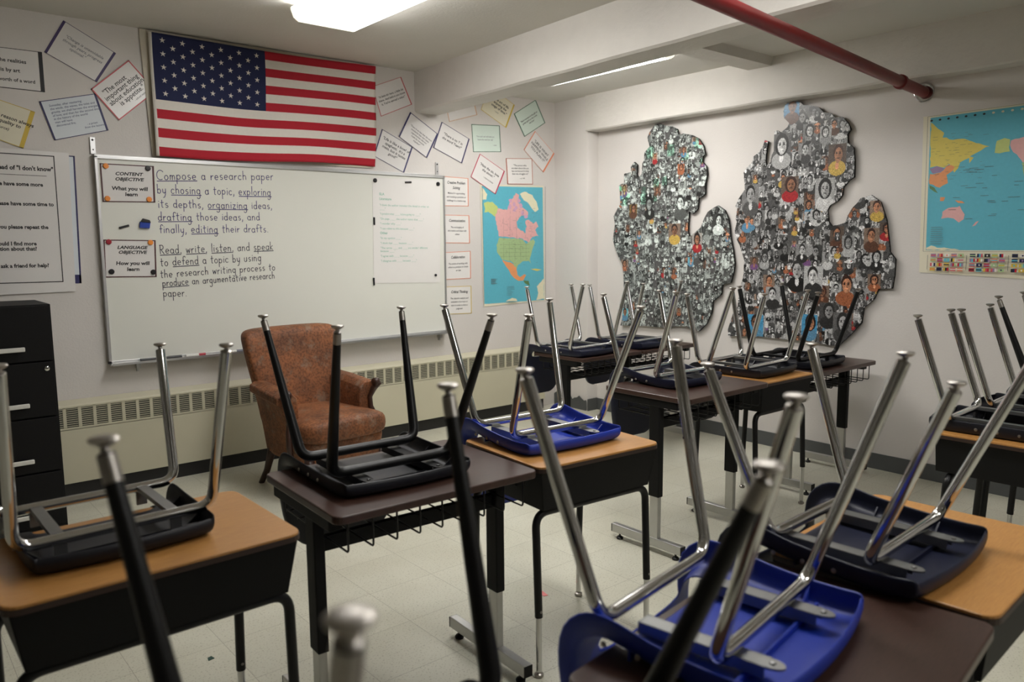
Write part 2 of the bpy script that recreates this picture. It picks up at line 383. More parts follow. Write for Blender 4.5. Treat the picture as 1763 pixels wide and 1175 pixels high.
COL1 = [(4.011, 2.352), (3.9663, 2.3509), (3.9218, 2.3286), (3.8562, 2.3167), (3.802, 2.2895), (3.7883, 2.2461), (3.7377, 2.2489), (3.6646, 2.2302), (3.6025, 2.1973), (3.5608, 2.1441), (3.5411, 2.0811), (3.5608, 2.0707), (3.5678, 2.0304), (3.5317, 1.9947), (3.5202, 1.9367), (3.5335, 1.8721), (3.5363, 1.79), (3.5913, 1.7639), (3.5995, 1.6851), (3.64, 1.6531), (3.6769, 1.6712), (3.6807, 1.6122), (3.6839, 1.5275), (3.6724, 1.4848), (3.6158, 1.5136), (3.5654, 1.5504), (3.5367, 1.6163), (3.5077, 1.6609), (3.4587, 1.6878), (3.4199, 1.7042), (3.3607, 1.6677), (3.3301, 1.6101), (3.3133, 1.5289), (3.3078, 1.477), (3.2872, 1.3994), (3.2654, 1.2832), (3.2728, 1.2286), (3.2931, 1.1498), (3.3666, 1.1316), (3.3739, 1.0599), (3.4434, 1.0086), (3.4553, 0.9191), (3.4966, 0.835), (3.5638, 0.7724), (3.6343, 0.7834), (3.6752, 0.7969), (3.7371, 0.8006), (3.8846, 0.7767), (4.1059, 0.773), (4.3516, 0.7591), (4.3343, 0.8193), (4.3186, 1.0004), (4.3206, 1.1614), (4.3397, 1.268), (4.3823, 1.3299), (4.4192, 1.4013), (4.4441, 1.4641), (4.4328, 1.5353), (4.4221, 1.5966), (4.4354, 1.662), (4.3922, 1.7251), (4.3676, 1.7516), (4.3686, 1.8341), (4.3818, 1.9079), (4.3265, 1.9227), (4.3274, 1.9951), (4.2549, 2.0033), (4.2554, 2.0436), (4.2201, 2.0809), (4.1901, 2.0562), (4.195, 1.9855), (4.1767, 1.9487), (4.142, 1.9817), (4.1374, 2.0607), (4.1204, 2.0857), (4.1156, 2.1466), (4.0646, 2.1853), (4.0887, 2.2573), (4.0665, 2.2982), (4.033, 2.3288)]
COL2 = [(2.9074, 2.3472), (2.8501, 2.3575), (2.801, 2.347), (2.7761, 2.3255), (2.7121, 2.3118), (2.6645, 2.2925), (2.6322, 2.2599), (2.5859, 2.2468), (2.5545, 2.2182), (2.5097, 2.2161), (2.471, 2.1766), (2.4507, 2.1327), (2.4715, 2.1072), (2.4652, 2.0509), (2.4272, 2.0193), (2.4157, 1.928), (2.415, 1.8373), (2.4471, 1.8184), (2.4822, 1.7783), (2.4874, 1.7289), (2.5159, 1.6947), (2.5643, 1.6717), (2.5821, 1.6399), (2.5712, 1.5671), (2.5468, 1.5375), (2.5015, 1.5436), (2.4572, 1.5568), (2.4443, 1.5992), (2.4171, 1.6478), (2.3822, 1.6814), (2.3689, 1.7028), (2.3006, 1.7206), (2.2412, 1.6755), (2.2005, 1.5655), (2.1802, 1.4425), (2.1696, 1.3722), (2.134, 1.3284), (2.1359, 1.2321), (2.1452, 1.1489), (2.2282, 1.1457), (2.2532, 1.0811), (2.3148, 1.0209), (2.3248, 0.9268), (2.3874, 0.8493), (2.4704, 0.7645), (2.5362, 0.7658), (2.6966, 0.7776), (2.8642, 0.7743), (3.0404, 0.7789), (3.3017, 0.7607), (3.308, 0.8061), (3.2683, 0.925), (3.2318, 0.9765), (3.2172, 1.1078), (3.1918, 1.1897), (3.1865, 1.3105), (3.227, 1.4147), (3.2617, 1.4712), (3.2726, 1.5197), (3.2558, 1.5835), (3.2658, 1.6019), (3.2542, 1.6814), (3.2732, 1.6901), (3.2469, 1.7447), (3.198, 1.8053), (3.2111, 1.9239), (3.1892, 1.9535), (3.1452, 1.9888), (3.1375, 2.0267), (3.1025, 2.0467), (3.0684, 2.0817), (3.0526, 2.1295), (3.0262, 2.1192), (3.0372, 2.0634), (3.0435, 1.9955), (3.0377, 1.9569), (3.0037, 1.977), (2.9967, 2.0218), (2.9806, 2.0505), (2.9811, 2.1783), (2.96, 2.1834), (2.934, 2.1656), (2.885, 2.1971), (2.8735, 2.2215), (2.9124, 2.2594), (2.9183, 2.3045)]
FT1 = [(3.8087, 1.5188), (3.5963, 1.4508), (4.0584, 1.727), (3.759, 1.9954), (3.651, 1.299), (4.3085, 0.8618), (3.7582, 1.7231), (4.2261, 1.7017), (3.4153, 1.5834), (3.8075, 1.208)]
FT2 = [(2.8587, 2.3099), (2.8515, 1.803), (2.9257, 2.0647), (2.5317, 1.9724), (2.9844, 1.1586), (2.4404, 1.1465), (2.4101, 1.3131), (2.5954, 1.1028), (3.0835, 0.8562), (2.6761, 0.8864), (3.151, 1.7491), (2.2605, 1.6342), (2.604, 1.7586), (2.2564, 1.1893), (2.778, 1.2314), (2.6602, 1.1959), (2.5497, 0.972), (2.9542, 1.0674), (2.2877, 1.4577), (2.4485, 0.9033)]
NAMAP = {'ocean': [(3.948, 1.9077), (4.6149, 1.9225), (4.6272, 0.948), (3.9606, 0.9486)], 'alaska': [(3.9641, 1.7754), (4.0508, 1.7854), (4.1191, 1.7361), (4.0803, 1.6627), (4.0617, 1.6769), (4.0122, 1.7001), (3.9689, 1.6945), (3.9818, 1.7282)], 'canada': [(4.1191, 1.7312), (4.2147, 1.7236), (4.2413, 1.7829), (4.3138, 1.8636), (4.3464, 1.845), (4.3327, 1.7854), (4.3853, 1.7471), (4.4453, 1.7085), (4.4383, 1.6683), (4.3848, 1.6874), (4.3447, 1.6569), (4.3179, 1.6268), (4.324, 1.5772), (4.3836, 1.5476), (4.4169, 1.5277), (4.4241, 1.588), (4.4111, 1.6379), (4.4516, 1.6434), (4.5057, 1.6088), (4.5401, 1.6294), (4.5674, 1.5891), (4.519, 1.5583), (4.5601, 1.5076), (4.4913, 1.4975), (4.4501, 1.452), (4.383, 1.4825), (4.1223, 1.5026), (4.0923, 1.6242), (4.0803, 1.6627)], 'usa': [(4.1222, 1.4929), (4.3696, 1.4795), (4.4229, 1.4371), (4.5048, 1.4822), (4.5253, 1.4567), (4.4905, 1.3858), (4.4626, 1.3048), (4.476, 1.2638), (4.4489, 1.2949), (4.3813, 1.2912), (4.3275, 1.2572), (4.314, 1.2323), (4.2618, 1.2887), (4.1968, 1.305), (4.1517, 1.3108), (4.1015, 1.3706), (4.0959, 1.4294)], 'mexico': [(4.1517, 1.3059), (4.1967, 1.2951), (4.2617, 1.2787), (4.3074, 1.2375), (4.3201, 1.1768), (4.3466, 1.1557), (4.3938, 1.1795), (4.4208, 1.1736), (4.3866, 1.1289), (4.3262, 1.1261), (4.2605, 1.1686), (4.209, 1.2401)], 'central': [(4.3866, 1.1289), (4.4476, 1.1216), (4.4609, 1.0801), (4.4337, 1.0863), (4.3999, 1.1081)], 'greenland': [(4.3532, 1.86), (4.4132, 1.8819), (4.4937, 1.8498), (4.5411, 1.8011), (4.5682, 1.7311), (4.52, 1.7099), (4.4526, 1.7786), (4.3859, 1.8166)], 'siberia': [(3.9502, 1.8964), (3.972, 1.8802), (4.0021, 1.8432), (3.9952, 1.8001), (3.9523, 1.7989)], 'south': [(4.6224, 1.136), (4.5437, 1.0716), (4.5573, 1.014), (4.536, 0.9528), (4.6244, 0.9586)], 'cuba': [(4.462, 1.2233), (4.5307, 1.2235), (4.6003, 1.2144), (4.5445, 1.2057)]}
WORLD = {'sheet': [(2.0269, 2.1577), (1.0066, 2.1712), (0.9483, 1.2027), (2.0027, 1.2511)], 'ocean': [(1.9867, 2.1464), (1.0179, 2.1581), (0.9707, 1.3816), (1.9712, 1.3825)], 'russia': [(1.9809, 2.1206), (1.9439, 2.0805), (1.9081, 2.0542), (1.9152, 2.0284), (1.8547, 2.0087), (1.8132, 2.0131), (1.7711, 1.9956), (1.6643, 1.9546), (1.6877, 1.9483), (1.7342, 1.9225), (1.7659, 1.908), (1.7449, 1.8974), (1.7638, 1.8729), (1.7695, 1.8996), (1.8139, 1.8814), (1.8202, 1.8466), (1.8442, 1.8263), (1.8722, 1.8729), (1.8967, 1.8525), (1.9405, 1.865), (1.9752, 1.8587)], 'mongolia': [(1.9749, 1.8541), (1.9405, 1.865), (1.8924, 1.8522), (1.9127, 1.8313), (1.9558, 1.8255)], 'china': [(1.9732, 1.8222), (1.9124, 1.8268), (1.8722, 1.8729), (1.8375, 1.8568), (1.8529, 1.8314), (1.8817, 1.8156), (1.8749, 1.7704), (1.9163, 1.7414), (1.9737, 1.7676)], 'seasia': [(1.9743, 1.7631), (1.9427, 1.7475), (1.9232, 1.7101), (1.9412, 1.7201), (1.9686, 1.7399)], 'borneo': [(1.9089, 1.6867), (1.8831, 1.6881), (1.886, 1.6648), (1.9052, 1.6684)], 'papua': [(1.8264, 1.6647), (1.7928, 1.6631), (1.7754, 1.649), (1.8087, 1.6487)], 'australia': [(1.8933, 1.5635), (1.8912, 1.6043), (1.8581, 1.6257), (1.8159, 1.6285), (1.7994, 1.6322), (1.7717, 1.5867), (1.7741, 1.5556), (1.7984, 1.5428), (1.829, 1.5616), (1.8636, 1.5717)], 'zealand': [(1.7304, 1.5144), (1.7115, 1.5405), (1.6955, 1.5445), (1.7104, 1.5228)], 'alaska': [(1.6386, 1.918), (1.6307, 1.981), (1.5965, 1.9901), (1.569, 1.9788), (1.5653, 1.9196), (1.584, 1.9129), (1.6148, 1.9115)], 'canada': [(1.5652, 1.9784), (1.502, 1.9884), (1.3901, 2.0007), (1.2835, 1.9729), (1.3111, 1.8716), (1.4972, 1.8549), (1.53, 1.8996), (1.562, 1.9277)], 'usa': [(1.5044, 1.8513), (1.3179, 1.8681), (1.3306, 1.7435), (1.4001, 1.7151), (1.4844, 1.7704)], 'mexico': [(1.4689, 1.761), (1.4034, 1.7111), (1.3453, 1.6462), (1.3663, 1.639), (1.4276, 1.6918)], 'samerica': [(1.3448, 1.638), (1.2541, 1.6419), (1.1671, 1.5581), (1.2015, 1.4705), (1.2589, 1.406), (1.2941, 1.5131)], 'antarctica': [(1.9674, 1.3946), (1.9415, 1.4084), (1.9058, 1.3991), (1.7937, 1.3898), (1.7892, 1.3844), (1.9668, 1.3844)]}
FLAGROW = [(1.9213, 1.3531), (1.7714, 1.354), (1.9169, 1.2732), (1.7082, 1.3543), (1.5608, 1.3552)]

# ================================================================== the setting
XL, YB = -2.3, -2.6
fl = MB().box((XL, YB, -0.1), (XW + 0.15, YW + 0.15, 0)).build('floor', M['floor']); struct(fl)
struct(MB().box((XL, YW, 0), (XW + 0.15, YW + 0.15, ZC + 0.2)).build('wall_front', M['wall']))
struct(MB().box((XW, YB, 0), (XW + 0.15, YW, ZC + 0.2)).build('wall_right', M['wall']))
struct(MB().box((XL - 0.15, YB, 0), (XL, YW + 0.15, ZC + 0.2)).build('wall_left', M['wall_low_bounce']))
struct(MB().box((XL - 0.15, YB - 0.15, 0), (XW + 0.15, YB, ZC + 0.2)).build('wall_back', M['wall_low_bounce']))
struct(MB().box((XL, YB, ZC), (3.45, YW, ZC + 0.2)).box((3.45, YB, ZR), (XW, YW, ZC + 0.2)).build('ceiling', M['ceiling']))
# main concrete beam, a little out of square with the wall
def beam_x(y): return 3.325 + (y - YW) * 0.048
zb = 2.425
b = MB()
n = 30
for i in range(n):
    ya = YB + (YW - YB) * i / n; yb2 = YB + (YW - YB) * (i + 1) / n
    if i == 0: ring0 = None
rings = []
for i in range(n + 1):
    y = YB + (YW - YB) * i / n; x = beam_x(y)
    jit = 0.002 * math.sin(i * 2.1)
    rings.append([(x, y, ZC + 0.02), (x - 0.004, y, zb + 0.012 + jit), (x + 0.012, y, zb + jit), (x + 0.205, y, zb + jit * 0.5), (x + 0.218, y, zb + 0.012), (x + 0.218, y, ZC + 0.02)])
b.loft(rings)
struct(b.build('trim_1', M['concrete'], smooth=30))
# beam along the top of the right wall
rings = []
for i in range(n + 1):
    y = YB + (4.66 - YB) * i / n
    j = 0.003 * math.sin(i * 1.7) + 0.002 * math.sin(i * 4.1)
    rings.append([(4.725, y, ZR + 0.02), (4.728, y, 2.372 + j), (4.738, y, 2.362 + j), (XW + 0.01, y, 2.362 + j * 0.3), (XW + 0.01, y, ZR + 0.02)])
struct(MB().loft(rings).build('trim_2', M['concrete'], smooth=30))
# shallow cross beam
struct(MB().prism([(3.45, 2.935, ZR + 0.02), (3.45, 2.95, 2.588), (3.45, 3.125, 2.588), (3.45, 3.14, ZR + 0.02)], (1.30, 0, 0)).build('trim_3', M['concrete']))
# boxed column in the corner
b = MB()
pts = [(4.762, YW + 0.01), (4.755, 4.72), (4.765, 4.665), (4.80, 4.645), (XW + 0.01, 4.64), (XW + 0.01, YW + 0.01)]
b.prism([(x, y, 0) for x, y in pts], (0, 0, ZR + 0.01))
struct(b.build('trim_4', M['wall'], smooth=35))
# baseboards
struct(MB().box((XW - 0.008, YB, 0), (XW, 4.64, 0.10)).build('baseboard_right', M['base']))
bb = MB()
top = []
for i in range(15):
    t = i / 14; y = YW - 0.01 - t * 0.40
    top.append((4.748, y, 0.10 + 0.016 * math.sin(i * 1.3) + 0.010 * math.sin(i * 2.9)))
vs = [(4.748, YW - 0.01, 0)] + top + [(4.748, top[-1][1], 0)]
bb.prism(vs, (-0.006, 0, 0))
bb.box((4.742, 4.632, 0), (XW - 0.008, 4.638, 0.104))
struct(bb.build('baseboard_column', M['base']))
struct(MB().box((XL, YW - 0.012, 0), (-0.4, YW, 0.10)).build('baseboard_front', M['base']))

# ================================================================== ceiling lights
def ceiling_light(x0, x1, y0, y1, zc, zbot, label):
    t = thing('ceiling_light', label, 'ceiling light', ((x0 + x1) / 2, (y0 + y1) / 2, zc), group='fluorescent ceiling lights')
    w, l, d = (x1 - x0) / 2, (y1 - y0) / 2, zc - zbot
    MB().box((-w * 0.9, -l + 0.004, -0.022), (w * 0.9, l - 0.004, 0)).build('housing', M['fixture'], t)
    prof = [(-w, -0.018), (-w, -0.03), (-w * 0.93, -d * 0.8), (-w * 0.80, -d), (w * 0.80, -d), (w * 0.93, -d * 0.8), (w, -0.03), (w, -0.018)]
    MB().prism([(x, -l + 0.012, z) for x, z in prof], (0, 2 * l - 0.024, 0)).build('diffuser', M['diffuser'], t)
    for s in (-1, 1):
        MB().prism([(x * 1.004, s * l - 0.012 * (s > 0), z * 1.02) for x, z in prof], (0, 0.012, 0)).build('end_cap', M['diffuser_end'], t)
    return t
ceiling_light(1.90, 2.31, 2.85, 4.07, ZC, 2.635, 'bright wraparound fluorescent light on the ceiling left of the main beam, nearest the flag')
ceiling_light(3.575, 3.985, 3.15, 4.42, ZR, 2.562, 'fluorescent light glowing beyond the main beam, by the corner column')
ceiling_light(1.90, 2.31, 0.9, 2.12, ZC, 2.635, 'unseen fluorescent ceiling light added above the front desks, second from the flag')  # out of view, added as an extra light source
ceiling_light(1.90, 2.31, -1.6, -0.38, ZC, 2.635, 'unseen fluorescent ceiling light added at the back of the room')  # added behind the camera to help light the room

# ================================================================== red sprinkler pipe
E1 = Vector((XW, 2.032, 2.298)); E0 = Vector((2.3933, 1.75, 2.298))
d = (E0 - E1).normalized(); far = E1 + d * 4.2
t = thing('sprinkler_pipe', 'dark red sprinkler pipe running under the beam into the right wall', 'pipe', E1)
MB().tube([(0, 0, 0), d * 4.2], 0.0305, 18).build('pipe_run', M['pipe'], t, smooth=40)
MB().tube([d * 0.40, d * 0.405, d * 0.435, d * 0.44], [0.031, 0.039, 0.039, 0.031], 18).build('coupling', M['pipe'], t, smooth=40)
MB().lathe([(0.036, 0.004), (0.05, 0.008), (0.056, 0.006), (0.058, 0.0)], (-0.001, 0, 0), 24, axis=Vector((-1, 0, 0))).build('escutcheon', M['chrome'], t, smooth=50)

# ================================================================== radiator under the whiteboard
t = thing('radiator', 'long cream enamelled radiator cover under the whiteboard', 'radiator', (2.1, YW, 0))
x0, x1 = -0.45 - 2.1, 4.55 - 2.1
yf = 4.97 - YW
c = MB()
c.prism([(x0, -0.004, 0.09), (x0, yf, 0.09), (x0, yf, 0.405), (x0, yf + 0.003, 0.41), (x0, yf + 0.006, 0.42), (x0, yf + 0.006, 0.53), (x0, yf, 0.535), (x0, yf + 0.01, 0.545), (x0, -0.004, 0.562)], (x1 - x0, 0, 0))
c.build('cover', M['radiator'], t)
pitch = 0.0776; g = MB(); dk = MB(); xs = 0.768 - 2.1
k = 0
x = x0 + ((0.846 - 2.1 - x0) % pitch)
bars = MB().box((x0, yf, 0.402), (x1, yf + 0.008, 0.416)).box((x0, yf, 0.528), (x1, yf + 0.008, 0.538))
while x < x1 - 0.02:
    bars.box((x - 0.0085, yf, 0.414), (x + 0.0085, yf + 0.008, 0.532))
    if x + pitch < x1:
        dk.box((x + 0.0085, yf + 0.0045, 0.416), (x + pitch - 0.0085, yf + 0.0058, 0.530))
        for q in range(9):
            z = 0.422 + q * 0.0122
            g.box((x + 0.0085, yf + 0.0022, z), (x + pitch - 0.0085, yf + 0.0045, z + 0.0034))
    x += pitch
bars.build('grille_frame', M['radiator'], t); dk.build('grille_recess', M['vent_dark'], t); g.build('louvres', M['radiator'], t)
MB().box((x0, yf + 0.02, 0.0), (x1, -0.004, 0.09)).build('kickplate', M['kick'], t)

# ================================================================== whiteboard
t = thing('whiteboard', 'wide white marker board with handwritten lesson notes under the flag', 'whiteboard', (2.335, YW, 1.357))
WX, WZ = 1.225, 0.607
MB().box((-WX + 0.012, -0.030, -WZ + 0.012), (WX - 0.012, -0.004, WZ - 0.012)).build('writing_surface', M['wb'], t)
fr = MB()
for a, bb_ in (((-WX, -0.036, -WZ), (-WX + 0.016, -0.002, WZ)), ((WX - 0.016, -0.036, -WZ), (WX, -0.002, WZ)), ((-WX, -0.036, WZ - 0.010), (WX, -0.002, WZ + 0.008)), ((-WX, -0.036, -WZ), (WX, -0.002, -WZ + 0.018))): fr.box(a, bb_)
fr.box((-WX, -0.040, WZ - 0.016), (WX, -0.030, WZ - 0.009))
fr.build('frame', M['alu'], t, bevel=0.0015)
MB().prism([(-WX + 0.005, -0.03, -WZ + 0.004), (-WX + 0.005, -0.085, -WZ + 0.002), (-WX + 0.005, -0.095, -WZ + 0.010), (-WX + 0.005, -0.095, -WZ - 0.004), (-WX + 0.005, -0.03, -WZ - 0.014)], (2 * WX - 0.01, 0, 0)).build('marker_tray', M['alu'], t)
for x in (-1.222, 1.175):
    hg = MB().box((x - 0.013, -0.010, WZ + 0.012), (x + 0.013, -0.002, WZ + 0.105)).build('hanger_clip', M['alu'], t)
    MB().lathe([(0.006, 0), (0.005, 0.004), (0.001, 0.005)], (x, -0.010, WZ + 0.09), 10, axis=Vector((0, -1, 0))).lathe([(0.004, 0), (0.003, 0.003)], (x, -0.010, WZ + 0.035), 10, axis=Vector((0, -1, 0))).build('screw', M['kick'], hg)
for x in (-1.065, 1.16):
    MB().box((x - 0.012, -0.04, -WZ - 0.04), (x + 0.012, -0.002, -WZ - 0.003)).box((x - 0.006, -0.02, -WZ - 0.06), (x + 0.006, -0.002, -WZ - 0.035)).build('tray_bracket', M['steel'], t)

# handwriting, one marker stroke at a time
def arc(cx, cy, rx, ry, a0, a1, n=12):
    return [(cx + rx * math.cos(math.radians(a0 + (a1 - a0) * i / n)), cy + ry * math.sin(math.radians(a0 + (a1 - a0) * i / n))) for i in range(n + 1)]
OV = arc(.42, .5, .42, .5, 60, 420, 16)
GL = {
 'a': ([OV, [(.84, 1), (.82, .3), (.95, 0)]], 1.15), 'b': ([[(.02, 2.0), (.04, 0)], arc(.42, .48, .40, .48, 160, -180, 14)], 1.1),
 'c': ([arc(.45, .5, .44, .5, 45, 315)], 1.05), 'd': ([OV, [(.84, 2.05), (.84, .3), (.92, 0)]], 1.15),
 'e': ([[(.04, .5), (.8, .56)] + arc(.44, .52, .42, .5, 10, 310)], 1.1), 'f': ([arc(.62, 1.6, .32, .38, 20, 180, 7) + [(.30, 0)], [(0, .98), (.68, 1.02)]], .85),
 'g': ([OV, [(.84, 1), (.82, -.6)] + arc(.42, -.6, .40, .38, 0, -160, 8)], 1.15), 'h': ([[(.03, 2.05), (.03, 0)], [(.03, .5)] + arc(.40, .55, .36, .45, 170, 0, 8) + [(.78, 0)]], 1.1),
 'i': ([[(.12, 1), (.12, 0)], [(.12, 1.42), (.14, 1.5)]], .42), 'j': ([[(.3, 1), (.3, -.6), (0, -.9)], [(.3, 1.42), (.32, 1.5)]], .55),
 'k': ([[(.03, 2), (.03, 0)], [(.7, 1), (.05, .42), (.75, 0)]], .95), 'l': ([[(.1, 2.05), (.1, 0)]], .4),
 'm': ([[(.03, 1), (.03, 0)], [(.03, .55)] + arc(.30, .6, .26, .4, 170, 0, 7) + [(.57, 0)], [(.57, .55)] + arc(.84, .6, .26, .4, 170, 0, 7) + [(1.12, 0)]], 1.4),
 'n': ([[(.03, 1), (.03, 0)], [(.03, .5)] + arc(.40, .55, .36, .45, 170, 0, 8) + [(.78, 0)]], 1.1), 'o': ([OV], 1.1),
 'p': ([[(.03, 1.05), (.03, -.95)], arc(.44, .5, .42, .48, 170, -170, 14)], 1.15), 'r': ([[(.03, 1), (.05, 0)], [(.05, .5), (.2, .82), (.42, .98), (.62, .92)]], .8),
 's': ([arc(.40, .75, .30, .25, 50, 250, 8) + arc(.38, .25, .32, .25, 70, -140, 8)], .95), 't': ([[(.32, 1.75), (.32, .2)] + arc(.52, .2, .2, .2, 180, 290, 5), [(0, 1.12), (.75, 1.16)]], .95),
 'u': ([[(.05, 1), (.05, .35)] + arc(.40, .35, .35, .35, 180, 350, 8) + [(.77, 1)], [(.77, 1), (.80, 0)]], 1.1), 'v': ([[(0, 1), (.36, 0), (.75, 1.05)]], .95),
 'w': ([[(0, 1), (.26, 0), (.55, .85), (.82, 0), (1.1, 1.05)]], 1.3), 'x': ([[(0, 1), (.75, 0)], [(.7, 1), (.02, 0)]], .95),
 'y': ([[(.03, 1), (.1, .3), (.45, .08), (.75, .4)], [(.82, 1), (.78, -.1), (.5, -.85), (.15, -.95)]], 1.1), 'z': ([[(.03, 1), (.72, 1), (.03, 0), (.78, .02)]], 1.0),
 'C': ([arc(.85, 1.05, .85, 1.05, 40, 300, 18)], 1.6), 'R': ([[(.05, 2.05), (.1, 0)], [(-.05, 2.0)] + arc(.45, 1.52, .50, .50, 80, -95, 9) + [(.1, 1.0)], [(.35, 1.02), (1.1, 0)]], 1.35),
 ',': ([[(.15, .12), (.12, -.2), (0, -.42)]], .45), '.': ([[(.1, .04), (.16, .0)]], .4)}
def stroke(mb, pts, wd, y):
    p = [Vector((a, b, 0)) for a, b in pts]
    for i in range(len(p) - 1):
        a, b = p[i], p[i + 1]
        dv = b - a
        if dv.length < 1e-6: continue
        u = dv.normalized(); nn = Vector((-u.y, u.x, 0)) * wd / 2; e = u * wd * 0.3
        q = [a - e + nn, a - e - nn, b + e - nn, b + e + nn]
        mb.add([(v.x, y, v.y) for v in q], [(0, 1, 2, 3)])
HL = [('Compose a research paper', [(0, 7)], 0, .027), ('by chosing a topic, exploring', [(3, 10), (20, 29)], 0, .027), ('its depths, organizing ideas,', [(12, 22)], 0, .025),
      ('drafting those ideas, and', [(0, 8)], 0, .025), ('finally, editing their drafts.', [(9, 16)], 0, .025), ('Read, write, listen, and speak', [(0, 4), (6, 11), (13, 19), (25, 30)], 1, .026),
      ('to defend a topic by using', [(3, 9)], 1, .026), ('the research writing process to', [], 1, .024), ('produce an argumentative research', [(0, 7)], 1, .023), ('paper.', [], 1, .025)]
rnd = random.Random(4)
hw = [MB(), MB()]
ox, oz = 2.335, 1.357
for (txt, under, ink, xh), (a, b_) in zip(HL, HAND):
    natural = sum((GL[ch][1] + .22) if ch != ' ' else 1.0 for ch in txt)
    L = b_[0] - a[0]; sx = L / natural; x = 0.0; marks = []
    for ch in txt:
        marks.append(x)
        if ch == ' ': x += 1.0; continue
        st, wd = GL[ch]
        for s in st:
            jz = rnd.uniform(-.06, .06)
            pts = []
            for px, pz in s:
                X = x + px; base = a[1] + (b_[1] - a[1]) * (X / natural)
                pts.append((a[0] + X * sx - ox, base + (pz + jz) * xh - oz))
            stroke(hw[ink], pts, 0.0042, -0.0304)
        x += wd + .22
    marks.append(x)
    for s0, s1 in under:
        xa, xb = marks[s0], marks[s1] - .2
        pts = [(a[0] + xa * sx - ox, a[1] + (b_[1] - a[1]) * xa / natural - xh * .32 - oz), (a[0] + xb * sx - ox, a[1] + (b_[1] - a[1]) * xb / natural - xh * .28 - oz)]
        stroke(hw[ink], pts, 0.005, -0.0304)
hw[0].build('handwriting', M['ink_purple'], t, recalc=False); hw[1].build('handwriting', M['ink_black2'], t, recalc=False)

# markers lying in the tray
def marker(x, body, cap, label, L=0.12):
    m_ = thing('marker_pen', label, 'marker pen', (x, YW - 0.066, 1.357 - WZ + 0.0125), group='marker pens in the tray')
    MB().tube([(-L / 2, 0, 0), (L * .15, 0, 0)], 0.009, 10).build('barrel', body, m_, smooth=40)
    MB().tube([(L * .15, 0, 0), (L / 2, 0, 0)], 0.0098, 10).build('cap', cap, m_, smooth=40)
marker(1.395, M['mag_black'], M['mag_black'], 'long black marker lying at the left end of the whiteboard tray', 0.24)
marker(1.60, M['white_plastic'], M['mag_red'], 'white marker with a red cap in the whiteboard tray')
marker(1.84, M['white_plastic'], M['ink_grey'], 'white marker with a grey cap in the whiteboard tray, right of the red-capped one')

# ================================================================== sheets on the walls
def sheet(name, label, cat, quad, frame, off, mat_, border=None, bw=(.006, .006, .006, .006), lines=(), ink=None, group=None, edge_round=0.0, surface_normal=0.0008):
    """one paper: a thin slab in its own plane with a printed border and lettering as parts.  quad = wall coordinates TL TR BR BL"""
    q = [Vector(p) for p in quad]
    sgn = 1 if frame is front_frame else -1
    c = sum(q, Vector((0, 0))) / 4
    ux = (q[1] - q[0]) + (q[2] - q[3])
    ang = math.atan2(ux.y, ux.x * sgn)
    mw = frame(c.x, c.y, off, ang)
    ca, sa = math.cos(ang), math.sin(ang)
    loc = []
    for p in q:
        dx = (p.x - c.x) * sgn; dy = p.y - c.y
        loc.append((dx * ca + dy * sa, -dx * sa + dy * ca))
    TL, TR, BR, BL = loc
    mb = MB(); mb.prism([(x, y, 0) for x, y in (BL, BR, TR, TL)], (0, 0, surface_normal))
    o = mb.build(name, mat_, None, mw=mw); tag(o, label, cat, group)
    z = surface_normal + 0.0003
    if border:
        def ins(p, l, t_, r, b):
            return p
        l, tp, r, bt = bw
        def lerp(a, b, s): return (a[0] + (b[0] - a[0]) * s, a[1] + (b[1] - a[1]) * s)
        wd = max(.01, math.hypot(TR[0] - TL[0], TR[1] - TL[1])); ht = max(.01, math.hypot(BL[0] - TL[0], BL[1] - TL[1]))
        def pt(u, v): return lerp(lerp(TL, TR, u), lerp(BL, BR, u), v)
        bm_ = MB()
        for (u0, v0, u1, v1) in ((0, 0, l / wd, 1), (1 - r / wd, 0, 1, 1), (0, 0, 1, tp / ht), (0, 1 - bt / ht, 1, 1)):
            if u1 - u0 > 1e-5 and v1 - v0 > 1e-5:
                bm_.add([(*pt(u0, v1), z), (*pt(u1, v1), z), (*pt(u1, v0), z), (*pt(u0, v0), z)], [(0, 1, 2, 3)])
        bm_.build('printed_border', border, o, recalc=False)
    if lines:
        W_ = math.hypot(TR[0] - TL[0], TR[1] - TL[1]); H_ = math.hypot(BL[0] - TL[0], BL[1] - TL[1])
        out = []
        for ln in lines:
            txt, size, fx, fy = ln[:4]; al = ln[4] if len(ln) > 4 else 'CENTER'; sh = ln[5] if len(ln) > 5 else 0; wt = ln[6] if len(ln) > 6 else 0; sx = ln[7] if len(ln) > 7 else 1
            out.append((txt, size * (1.07 if name == 'quote_sheet' else 1), -W_ / 2 + fx * W_, H_ / 2 - fy * H_, al, sh, wt + (.009 if name in ('quote_sheet', 'skill_card') else 0), z + 0.0002, sx))
        lettering('lettering', o, out, ink or M['ink'])
    return o
G1 = 'quote sheets on the front wall'
B = lambda *a: a
def quote(key, label, lay, mat_, border, bw, lines, ink=None):
    return sheet('quote_sheet', label, 'poster', Q[key], front_frame, 0.0015 + 0.0015 * lay, mat_, border, bw, lines, ink, G1)
i_, bo = 0.25, 0.012
quote('P1', 'quote sheet with thick black side border, high at the left edge above the chart', 0, M['paper_gloss'], M['bd_black'], (.02, .003, .020, .004),
      [('is the realities', .026, .56, .34, 'CENTER', 0, bo), ('is by art', .026, .56, .58, 'CENTER', 0, bo), ('It can be worth of a word', .024, .50, .82, 'CENTER', 0, bo)])
